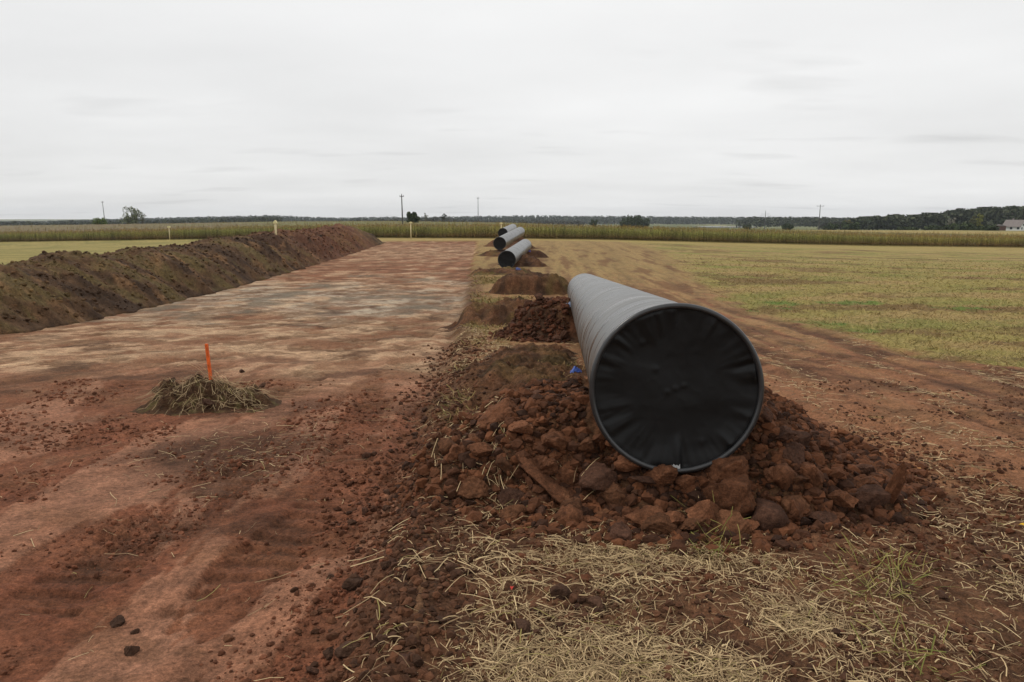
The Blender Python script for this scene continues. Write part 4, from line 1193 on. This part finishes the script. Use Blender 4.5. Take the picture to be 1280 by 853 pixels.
    # canopy surface between the tops
    na_, nd = 520, 90; a = np.linspace(-1.2, 1.2, na_); dd = np.linspace(0, 1, nd) ** 1.6
    Ag, Dg = np.meshgrid(a, dd); Dg = 5 + Dg * (depth_max(Ag) - 5); Y = (edge_y(Ag) + Dg).ravel(); X = Ag.ravel() * Y
    Z = base_h(X, Y) + 1.68 * hscale(Ag.ravel()) + .3 * (billow(X * .9, Y * .9, 3, 803) - .2) - 1.4 * (Dg.ravel() < 5.01)
    f = fbm(X * .03, Y * .06, 3, 804)
    c = cmix(np.tile(srgb(122, 122, 58), (len(X), 1)), srgb(118, 92, 54), np.clip(sst(-.2, .3, f) * .6 + .55 * sst(-.3, -.55, Ag.ravel()), 0, .9))
    c = c * (.66 + .3 * fbm(X * .6, Y * .6, 3, 805))[:, None]
    A.add(np.stack([X, Y, Z], 1), grid_faces(nd, na_), np.clip(c, .01, .5))
    o = A.obj('maize_crop', M_LEAF)
    tag(o, 'dense field of ripening green and yellow maize across the background', 'maize', kind='stuff')
maize()

# ------------------------------------------------------------------ trees
def tube(V, F, pts, rad, n=7):
    base = len(V); pts = [Vector(p) for p in pts]
    for i, p in enumerate(pts):
        d = (pts[min(i + 1, len(pts) - 1)] - pts[max(i - 1, 0)]).normalized()
        u = d.orthogonal().normalized(); w = d.cross(u)
        for j in range(n):
            a = 2 * math.pi * j / n; V.append(p + (u * math.cos(a) + w * math.sin(a)) * rad[i])
    for i in range(len(pts) - 1):
        for j in range(n): F.append([base + i * n + j, base + i * n + (j + 1) % n, base + (i + 1) * n + (j + 1) % n, base + (i + 1) * n + j])

def leaf_cloud(n, rs, cen, rad, size, cols):
    """n leaf-clump quads round centres cen with radii rad"""
    i = rs.integers(0, len(cen), n)
    d = rs.normal(size=(n, 3)); d /= np.linalg.norm(d, axis=1, keepdims=True)
    p = cen[i] + d * (rad[i] * rs.uniform(.3, 1, n) ** .5)[:, None]
    nrm = d + rs.normal(0, .6, (n, 3)); nrm /= np.linalg.norm(nrm, axis=1, keepdims=True)
    t = np.cross(nrm, rs.normal(size=(n, 3))); t /= np.linalg.norm(t, axis=1, keepdims=True); b = np.cross(nrm, t)
    s = size * rs.uniform(.6, 1.3, n)[:, None]
    V = np.stack([p - t * s * .6, p - b * s * .35 + t * s * .1, p + t * s * .7, p + b * s * .4], 1)
    c = cols[rs.integers(0, len(cols), n)] * (1 + .25 * rs.normal(0, 1, n))[:, None]
    return V.reshape(-1, 3), np.arange(4 * n).reshape(-1, 4), np.repeat(np.clip(c, .004, .5), 4, 0)

M_BARK = mat_new('bark', col=srgb(84, 74, 64), rough=.9, noise=[(4, .3)])
def tree(name, pos, H, rw, label, cols, seed, bare=.3, dens=1.0, group=None, cat='tree', trunk=.035, low=.22, leafsize=None):
    rs = np.random.default_rng(seed)
    root = empty(name, pos, label, cat, group)
    V, F = [], []
    top = Vector((rs.normal(0, .03) * H, rs.normal(0, .03) * H, H * .8))
    tube(V, F, [(0, 0, -.3), (0, 0, H * .2), top * .6, top], [H * trunk, H * trunk * .8, H * trunk * .5, H * trunk * .15])
    cen, rad = [], []
    nl = 9
    for k in range(nl):
        a = k * 2.4 + rs.uniform(-.4, .4); z0 = H * rs.uniform(low, .6); z1 = min(H * .95, z0 + H * rs.uniform(.1, .38))
        q = rw * math.sqrt(max(.1, 1 - ((z1 / H - .58) / .55) ** 2)) * rs.uniform(.5, .85)
        tip = (math.cos(a) * q, math.sin(a) * q, z1)
        mid = (tip[0] * .45, tip[1] * .45, lerp(z0, z1, .45))
        tube(V, F, [(0, 0, z0), mid, tip], [H * trunk * .4, H * trunk * .25, H * trunk * .08], 5)
        cen.append(tip); rad.append(rw * rs.uniform(.28, .42)); cen.append(mid); rad.append(rw * rs.uniform(.22, .34))
    for k in range(8):
        a = rs.uniform(0, 6.28); z = H * rs.uniform(low + .12, .93); q = rw * math.sqrt(max(.05, 1 - ((z / H - .55) / .5) ** 2)) * rs.uniform(.2, .75)
        cen.append((math.cos(a) * q, math.sin(a) * q, z)); rad.append(rw * rs.uniform(.22, .38))
    mesh_np('trunk', np.array([v[:] for v in V]), np.array(F), M_BARK, None, True, root)
    V, F, C = leaf_cloud(int(1500 * dens), rs, np.array(cen), np.array(rad), leafsize or rw * .13, np.array(cols))
    mesh_np('crown', V, F, M_FAR, C, False, root)
    return root
def gz(x, y): return float(base_h(np.array([x]), np.array([y]))[0])
def tree_at(name, px, py_top, py_bot, wpx, Y, *a, extra=0.0, **k):
    """stand a tree on the terrain at distance Y, as tall and wide as it is in the photo"""
    x = (px - 640) / F_PX * Y * math.cos(PITCH) / 1.0 / .986 * 1.0
    P = at(px, py_top, Y); g = gz(P[0], Y)
    H = P[2] - g
    return tree(name, (P[0], Y, g), H, wpx / 2 / F_PX * Y, *a, **k)
G_OL = [srgb(86, 96, 62), srgb(104, 110, 76), srgb(72, 82, 54)]
G_DK = [srgb(62, 72, 48), srgb(72, 82, 52), srgb(52, 62, 44)]
G_YL = [srgb(122, 122, 58), srgb(140, 134, 66), srgb(104, 108, 54)]
G_BR = [srgb(104, 104, 92), srgb(120, 118, 104)]
tree_at('broadleaf_tree', 164, 259.5, 279, 26, 330, 'airy grey-green tree standing alone left of the bank, on the skyline', [srgb(108, 116, 84), srgb(126, 130, 98), srgb(94, 102, 74)], 1, dens=1.1, low=.1, leafsize=.55)
tree_at('thin_tree', 177, 265, 279, 10, 336, 'thin nearly bare tree at the right flank of the airy tree', G_BR, 2, dens=.12, leafsize=.35)
tree_at('round_bush', 124, 273, 281, 19, 320, 'green rounded bush in front of the leaning pole', [srgb(82, 100, 44), srgb(98, 112, 54)], 3, dens=.9, low=.05, cat='bush', leafsize=.5)
tree_at('broadleaf_tree', 515.5, 265.3, 276, 17, 235, 'dark round tree at the maize, right of the tall pole', G_DK, 4, dens=1.6, low=.1, leafsize=.42)
tree_at('thin_tree', 532, 265.5, 276, 6, 420, 'slender bare tree right of the dark round tree', G_BR, 5, dens=.18, leafsize=.4)
tree_at('thin_tree', 554, 266.5, 277, 8, 430, 'thin dark tree in front of the far forest', [srgb(70, 72, 60)], 6, dens=.3, leafsize=.5)
tree_at('conifer_clump_tree', 794, 269.5, 279, 24, 520, 'broad dark tree clump in the valley beyond the maize', G_DK, 7, dens=1.2, low=.05, leafsize=1.0)
tree_at('conifer_clump_tree', 781, 272.5, 279, 14, 524, 'lower dark tree at the left side of the broad dark clump', G_DK, 8, dens=.8, low=.05, leafsize=1.0)
tree_at('conifer_clump_tree', 805, 273, 279, 14, 522, 'lower dark tree at the right side of the broad dark clump', G_DK, 9, dens=.8, low=.05, leafsize=1.0)
tree_at('broadleaf_tree', 742, 274.5, 280, 10, 540, 'small dark tree left of the broad dark clump', G_DK, 10, dens=.6, low=.05, leafsize=.8)
tree_at('broadleaf_tree', 1226, 266, 286, 9, 395, 'yellow-green tree against the dark wood near the white house', G_YL, 11, dens=.9, low=.1, leafsize=.6)
tree_at('broadleaf_tree', 1217, 270, 286, 9, 398, 'dull olive tree left of the yellow-green one', [srgb(92, 92, 60)], 12, dens=.8, low=.1, leafsize=.6)
tree_at('birch_tree', 1187.5, 272, 287, 5, 392, 'pale bare birch, left one of two before the dark wood', [srgb(128, 126, 112)], 13, dens=.35, low=.1, leafsize=.4)
tree_at('birch_tree', 1193, 270.5, 287, 5, 394, 'pale bare birch, right one of two before the dark wood', [srgb(140, 136, 122)], 14, dens=.35, low=.1, leafsize=.4)
tree_at('birch_tree', 1239, 275, 287, 9, 396, 'grey-green birch right of the yellow-green tree', [srgb(100, 106, 84)], 15, dens=.5, low=.1, leafsize=.5)
tree_at('conifer_tree', 1267, 255, 286, 9, 455, 'dark spruce rising above the wood behind the white house', G_DK, 16, dens=1.0, low=.1, leafsize=.8)
tree_at('broadleaf_tree', 1059, 272.5, 284, 14, 420, 'olive-yellow tree above the dark thicket right of the pylon pole', [srgb(92, 92, 58), srgb(104, 98, 60)], 17, dens=.8, low=.1, leafsize=.6)
for i, (px, pt, w, Y) in enumerate([(1237, 284.5, 22, 300), (1222, 285, 18, 305), (1166, 285, 24, 320), (1140, 286, 16, 322), (1128, 285.5, 14, 326), (1203, 282, 30, 312), (1188, 284, 18, 315), (1062, 279.5, 26, 380), (1040, 281, 20, 385), (985, 281, 14, 420), (934, 281, 10, 440)]):
    labs = ['dark rounded thicket bush at the field corner below the house', 'dark bush left of the corner thicket bush', 'broad dark bush behind the maize, centre of the low bush row', 'small dark bush left of the broad dark bush', 'leftmost small bush in the low bush row', 'tallest dark bush in the row, before the birches', 'dark bush just left of the tallest dark bush', 'wide dark thicket below the olive-yellow tree', 'low thicket left of the wide dark thicket', 'small dark bush in the brown field below the tall pole', 'small dark bush at the right end of the pale lake']
    tree_at('dark_bush', px, pt, 290, w, Y, labs[i], G_DK, 60 + i, dens=1.0, low=.02, cat='bush', group='bushes beyond the maize', trunk=.02, leafsize=w / F_PX * Y * .1)

# far woods: masses of tree crowns
def wood(name, label, prof, Y0, depth, spacing, cols, seed, nq, h_min=5.0, rw=.28):
    """prof: (px, top row) list; the wood's trees reach those rows from the camera"""
    rs = np.random.default_rng(seed); A = Acc()
    px = np.array([p[0] for p in prof], float); pt = np.array([p[1] for p in prof], float)
    wpx = spacing / Y0 * F_PX
    rows = max(1, int(depth / spacing))
    temps = []
    for k in range(8):
        r_ = np.random.default_rng(seed * 10 + k)
        cen = np.array([(r_.normal(0, .35), r_.normal(0, .35), r_.uniform(.35, .9)) for _ in range(9)] + [(0, 0, .93), (0, 0, .25), (.4, 0, .3), (-.4, .1, .3)])
        cen[:, :2] *= np.sqrt(np.clip(1.12 - cen[:, 2], .05, 1))[:, None]
        V, F, C = leaf_cloud(nq, r_, cen, np.array([.22] * len(cen)), .22, np.array(cols))
        V[:, 2] = np.minimum(V[:, 2], 1.02)
        temps.append((V, F, C))
    for row in range(rows):
        Y = Y0 + row * spacing
        q = np.arange(px[0], px[-1], wpx) + rs.uniform(-.4, .4, len(np.arange(px[0], px[-1], wpx))) * wpx
        Yq = Y + rs.uniform(-.4, .4, len(q)) * spacing
        top = np.interp(q, px, pt)
        for j in range(len(q)):
            P = at(q[j], top[j], Yq[j]); g = gz(P[0], Yq[j])
            H = max(h_min, (P[2] - g)) * rs.uniform(.86, 1.03) * (1 - .10 * (rows > 1) * (1 - row / max(1, rows - 1)))
            V, F, C = temps[rs.integers(8)]
            w = max(H * rw, spacing * .95) * rs.uniform(.85, 1.2); a = rs.uniform(0, 6.28)
            W_ = np.stack([(V[:, 0] * math.cos(a) - V[:, 1] * math.sin(a)) * w * 1.6 + P[0], (V[:, 0] * math.sin(a) + V[:, 1] * math.cos(a)) * w * 1.6 + Yq[j], V[:, 2] * H + g], 1)
            A.add(W_, F, np.clip(C * rs.uniform(.8, 1.2), .003, .4))
    o = A.obj(name, M_FAR)
    tag(o, label, 'wood', kind='stuff')
    return o
W_DK = [srgb(66, 72, 54), srgb(74, 78, 58), srgb(56, 64, 50)]
W_MID = [srgb(70, 78, 64), srgb(78, 84, 68), srgb(62, 70, 60)]
wood('distant_wood', 'low wooded ridge along the whole skyline far beyond the maize', [(-500, 275), (-150, 277), (0, 276.5), (60, 276), (180, 272.5), (260, 270.5), (340, 269), (390, 271), (420, 272), (470, 271), (520, 271), (600, 270), (680, 269.3), (760, 270), (850, 270.5), (900, 271), (1000, 271.5), (1100, 272), (1200, 272), (1400, 272), (1900, 271)], 1500, 90, 9, W_MID, 91, 26)
wood('left_wood', 'dark tree belt on the skyline behind the maize at the left', [(-450, 274), (-150, 276), (0, 277), (20, 276), (45, 276.5), (55, 278), (85, 275.5), (120, 276), (160, 275), (200, 274), (250, 272), (320, 270.5), (350, 270)], 780, 26, 7, W_DK, 92, 40)
wood('middle_wood', 'grey-brown copse right of the dark round tree', [(440, 274), (470, 273), (500, 273.5), (520, 272), (545, 271.3), (570, 273), (600, 275), (660, 275), (700, 275.5), (730, 276)], 900, 26, 7, [srgb(72, 68, 60), srgb(64, 64, 54)], 93, 30)
wood('pine_wood', 'dark pine wood behind the pylon pole in mid distance', [(928, 274), (935, 271), (960, 270.5), (1000, 271), (1030, 271.5), (1075, 272.5), (1110, 272)], 850, 45, 8, W_DK, 94, 40)
wood('thicket', 'dark grey-green thicket rising toward the hill wood', [(1030, 279), (1060, 276), (1090, 272), (1130, 271), (1180, 270), (1230, 270)], 560, 30, 6, [srgb(58, 58, 48), srgb(66, 64, 52), srgb(50, 54, 42)], 95, 60)
wood('hill_wood', 'dark mixed wood on the rise at the right behind the house', [(1075, 271.5), (1098, 269), (1100, 270), (1120, 267.5), (1125, 270), (1140, 268), (1165, 265.5), (1190, 263), (1210, 260), (1240, 258), (1260, 258.5), (1280, 257), (1340, 254), (1420, 252), (1560, 255), (1700, 262), (1850, 266)], 460, 45, 6, W_DK, 96, 130)

# ------------------------------------------------------------------ poles
M_POLE = mat_new('pole_concrete', col=srgb(88, 86, 84), rough=.85, noise=[(3, .15)])
M_DARKM = mat_new('dark_metal', col=(.05, .05, .05), rough=.6)
M_CER = mat_new('insulator', col=(.12, .09, .08), rough=.3)
def pole(px, py_top, Y, label, lean=0.0, arm=1.6, rad=.14, arms=1, drop=.35, name='utility_pole', ins=True):
    P = at(px, py_top, Y); g = gz(P[0], Y); H = P[2] - g
    root = empty(name, (P[0], Y, g), label, 'utility pole', 'poles on the skyline')
    root.rotation_euler = (0, lean, 0)
    V, F = [], []; tube(V, F, [(0, 0, -.5), (0, 0, H * .5), (0, 0, H)], [rad * 1.25, rad, rad * .7], 10)
    mesh_np('post', np.array([v[:] for v in V]), np.array(F), M_POLE, None, True, root)
    for k in range(arms):
        z = H - drop - k * 1.6; V, F = [], []; w = arm * (1 + .35 * k) / 2
        tube(V, F, [(-w, -.02, z), (w, -.02, z)], [.07, .07], 6)
        am = mesh_np('crossarm', np.array([v[:] for v in V]), np.array(F), M_DARKM, None, True, root)
        if ins:
            for sx in (-.95, 0.0, .95):
                zz0 = z if sx else H - .02
                if sx == 0 and k: continue
                V, F = [], []; tube(V, F, [(sx * w, -.02, zz0), (sx * w, -.02, zz0 + .12), (sx * w, -.02, zz0 + .3)], [.05, .09, .05], 8)
                mesh_np('insulator', np.array([v[:] for v in V]), np.array(F), M_CER, None, True, am)
    return root
pole(129, 252, 330, 'slightly leaning slim pole next to the green bush on the skyline', lean=-.035, arm=1.2)
pole(502.5, 244, 175, 'tallest grey pole standing in the maize left of the dark round tree', lean=-.012, arm=.9, rad=.15)
pole(597.5, 247, 300, 'thin pole above the distant ridge left of the far pipes', arm=.9, rad=.12)
pole(1025.5, 256.5, 330, 'pole with short T-shaped crossarm before the pine wood', arm=3.2, rad=.17, drop=.5)
pole(957, 264, 620, 'slender lattice-like mast with two crossarms left of the T-shaped pole', arm=7, arms=2, rad=.25, drop=2.5, name='power_mast')

# ------------------------------------------------------------------ marker posts at the maize's edge
M_PW = mat_new('post_paint', col=srgb(206, 190, 150), rough=.6, noise=[(6, .12)])
M_PY = mat_new('plate_paint', col=srgb(226, 214, 160), rough=.55)
def marker(px, py_top, Y, label, zbase=None, wp=.55):
    P = at(px, py_top, Y); g = gz(P[0], Y) if zbase is None else zbase; H = P[2] - g
    root = empty('marker_post', (P[0], Y, g), label, 'marker post', 'white marker posts')
    bm = bmesh.new(); bmesh.ops.create_cone(bm, cap_ends=True, segments=12, radius1=.075, radius2=.07, depth=H - .1 + .3, matrix=Matrix.Translation((0, 0, (H - .1 - .3) / 2)))
    bm_obj('post', bm, M_PW, root, True)
    bm = bmesh.new()                                   # small gabled plate on top
    w, d, h = wp / 2, .12, .2
    pts = [(-w, H - .22), (w, H - .22), (w, H - .10), (0, H), (-w, H - .10)]
    f = [bm.verts.new((a, -d, b)) for a, b in pts]; b_ = [bm.verts.new((a, d, b)) for a, b in pts]
    bm.faces.new(f); bm.faces.new(b_[::-1])
    for i in range(5): bm.faces.new([f[i], f[(i + 1) % 5], b_[(i + 1) % 5], b_[i]])
    bm_obj('sign_plate', bm, M_PY, root)
marker(211, 283, 128, 'cream marker post with wide top plate on the left meadow')
P_ = at(344, 291, 49)
marker(344, 275.5, 49, 'cream marker post with plate rising from the crest of the spoil bank', zbase=P_[2] - .5, wp=.2)
marker(513.3, 277.3, 101, 'cream marker post at the end of the strip below the dark tree', wp=.42)
marker(626.5, 278, 101.5, 'marker post whose pale top shows above the farthest pipe', wp=.42)

# ------------------------------------------------------------------ house and lake
def house():
    Y = 410.0; P = at(1268, 288, Y); g = gz(P[0], Y)
    root = empty('white_house', (P[0], Y, g), 'white house with grey gabled roof at the edge of the hill wood', 'house', rz=R(33))
    mw = mat_new('render_white', col=(.74, .73, .70), rough=.85, noise=[(1, .08)]); mr = mat_new('roof_grey', col=srgb(120, 112, 108), rough=.85, noise=[(2, .2)])
    md = mat_new('window_dark', col=(.03, .035, .04), rough=.2); mb = mat_new('shed_wood', col=srgb(96, 66, 52), rough=.9, noise=[(2, .2)])
    top = at(1266, 275, Y)[2] - g; L, Wd = 9.0, 8.5; eave = max(2.2, top - 3.6)
    bm = bmesh.new()
    pr = [(-Wd / 2, -.5), (Wd / 2, -.5), (Wd / 2, eave), (0, top - .25), (-Wd / 2, eave)]
    a = [bm.verts.new((x, -L / 2, z)) for x, z in pr]; b = [bm.verts.new((x, L / 2, z)) for x, z in pr]
    bm.faces.new(a); bm.faces.new(b[::-1])
    for i in range(5): bm.faces.new([a[i], a[(i + 1) % 5], b[(i + 1) % 5], b[i]])
    bm_obj('wall', bm, mw, root)
    bm = bmesh.new(); k = (top - .25 - eave) / (Wd / 2); o_ = .6
    for sx in (-1, 1):
        q = [(0, top - .2), (sx * (Wd / 2 + o_), eave - k * o_ + .05), (sx * (Wd / 2 + o_), eave - k * o_ + .27), (0, top + .02)]
        a = [bm.verts.new((x, -L / 2 - .4, z)) for x, z in q]; b = [bm.verts.new((x, L / 2 + .4, z)) for x, z in q]
        bm.faces.new(a); bm.faces.new(b[::-1])
        for i in range(4): bm.faces.new([a[i], a[(i + 1) % 4], b[(i + 1) % 4], b[i]])
    rf = bm_obj('roof', bm, mr, root)
    def box(name, c, s, m, par):
        bm = bmesh.new(); bmesh.ops.create_cube(bm, size=1); 
        for v in bm.verts: v.co = Vector((v.co.x * s[0] + c[0], v.co.y * s[1] + c[1], v.co.z * s[2] + c[2]))
        bmesh.ops.bevel(bm, geom=bm.edges[:], offset=.03, segments=1, affect='EDGES')
        return bm_obj(name, bm, m, par)
    box('chimney', (.8, 1.5, top + .3), (.7, .7, 1.3), mr, rf)
    for (x, z) in ((-.9, eave + .9), (1.1, eave + .9)): box('window', (x, -L / 2 - .02, z), (1.1, .12, 1.2), md, root)
    for x in (-2.2, 2.2): box('window', (x, -L / 2 - .02, 1.3), (1.2, .12, 1.3), md, root)
    for y in (-3.5, 0, 3.5): box('window', (-Wd / 2 - .02, y, 1.35), (.12, 1.2, 1.25), md, root)
    # low brown shed beside it
    Ps = at(1249, 288, Y - 4); gs = gz(Ps[0], Y - 4)
    sh = empty('wooden_shed', (Ps[0], Y - 4, gs), 'low brown shed against the left end of the white house', 'shed', rz=R(-20))
    box('wall', (0, 0, .95), (5.5, 3, 2.9), mb, sh)
    bm = bmesh.new(); q = [(-3.1, 2.0), (3.1, 2.0), (2.9, 2.35), (0, 3.1), (-2.9, 2.35)]
    q = [(-3.1, 2.402), (3.1, 2.402), (0, 3.3)]
    a = [bm.verts.new((x, -1.8, z)) for x, z in q]; b = [bm.verts.new((x, 1.8, z)) for x, z in q]
    bm.faces.new(a); bm.faces.new(b[::-1])
    for i in range(3): bm.faces.new([a[i], a[(i + 1) % 3], b[(i + 1) % 3], b[i]])
    bm_obj('roof', bm, mr, sh)
house()

def lake():
    Y = 900.0; P = at(906, 284.2, Y); 
    n = 48; a = np.linspace(0, 2 * math.pi, n, endpoint=False); r = 1 + .18 * fbm(np.cos(a) * 2, np.sin(a) * 2, 2, 905)
    x = P[0] + np.cos(a) * 34 * r; y = Y + np.sin(a) * 60 * r
    z = float(base_h(x, y).max()) + .25
    V = np.vstack([np.stack([x, y, np.full(n, z)], 1), [[P[0], Y, z]], np.stack([x, y, np.full(n, z - 3)], 1)])
    j = np.arange(n)
    F3 = np.stack([np.full(n, n), j, (j + 1) % n], 1); F4 = np.stack([(j + 1) % n, j, n + 1 + j, n + 1 + (j + 1) % n], 1)
    m = mat_new('lake_water', col=(.02, .03, .03), rough=.08, spec=.5, bump=[(.4, .15, .1)])
    o = mesh_np('lake_water', V, [F3, F4], m, None, False)
    tag(o, 'pale lake glinting in the valley beyond the maize', 'water', kind='structure')
lake()
# ------------------------------------------------------------------ the damp air
def haze():
    bm = bmesh.new(); bmesh.ops.create_cube(bm, size=1)
    for v in bm.verts: v.co = Vector((v.co.x * 6000, v.co.y * 6000 + 500, v.co.z * 62 + 15))
    m = bpy.data.materials.new('haze'); m.use_nodes = True; nt = m.node_tree; nt.nodes.clear()
    o = nt.nodes.new('ShaderNodeOutputMaterial'); v = nt.nodes.new('ShaderNodeVolumePrincipled')
    v.inputs['Color'].default_value = (.86, .92, 1, 1); v.inputs['Density'].default_value = HAZE
    v.inputs['Anisotropy'].default_value = .2
    nt.links.new(v.outputs[0], o.inputs['Volume'])
    h = bm_obj('haze', bm, m)
    tag(h, 'thin pale autumn haze over the fields', 'haze', kind='stuff')
HAZE = 0.00011
haze()
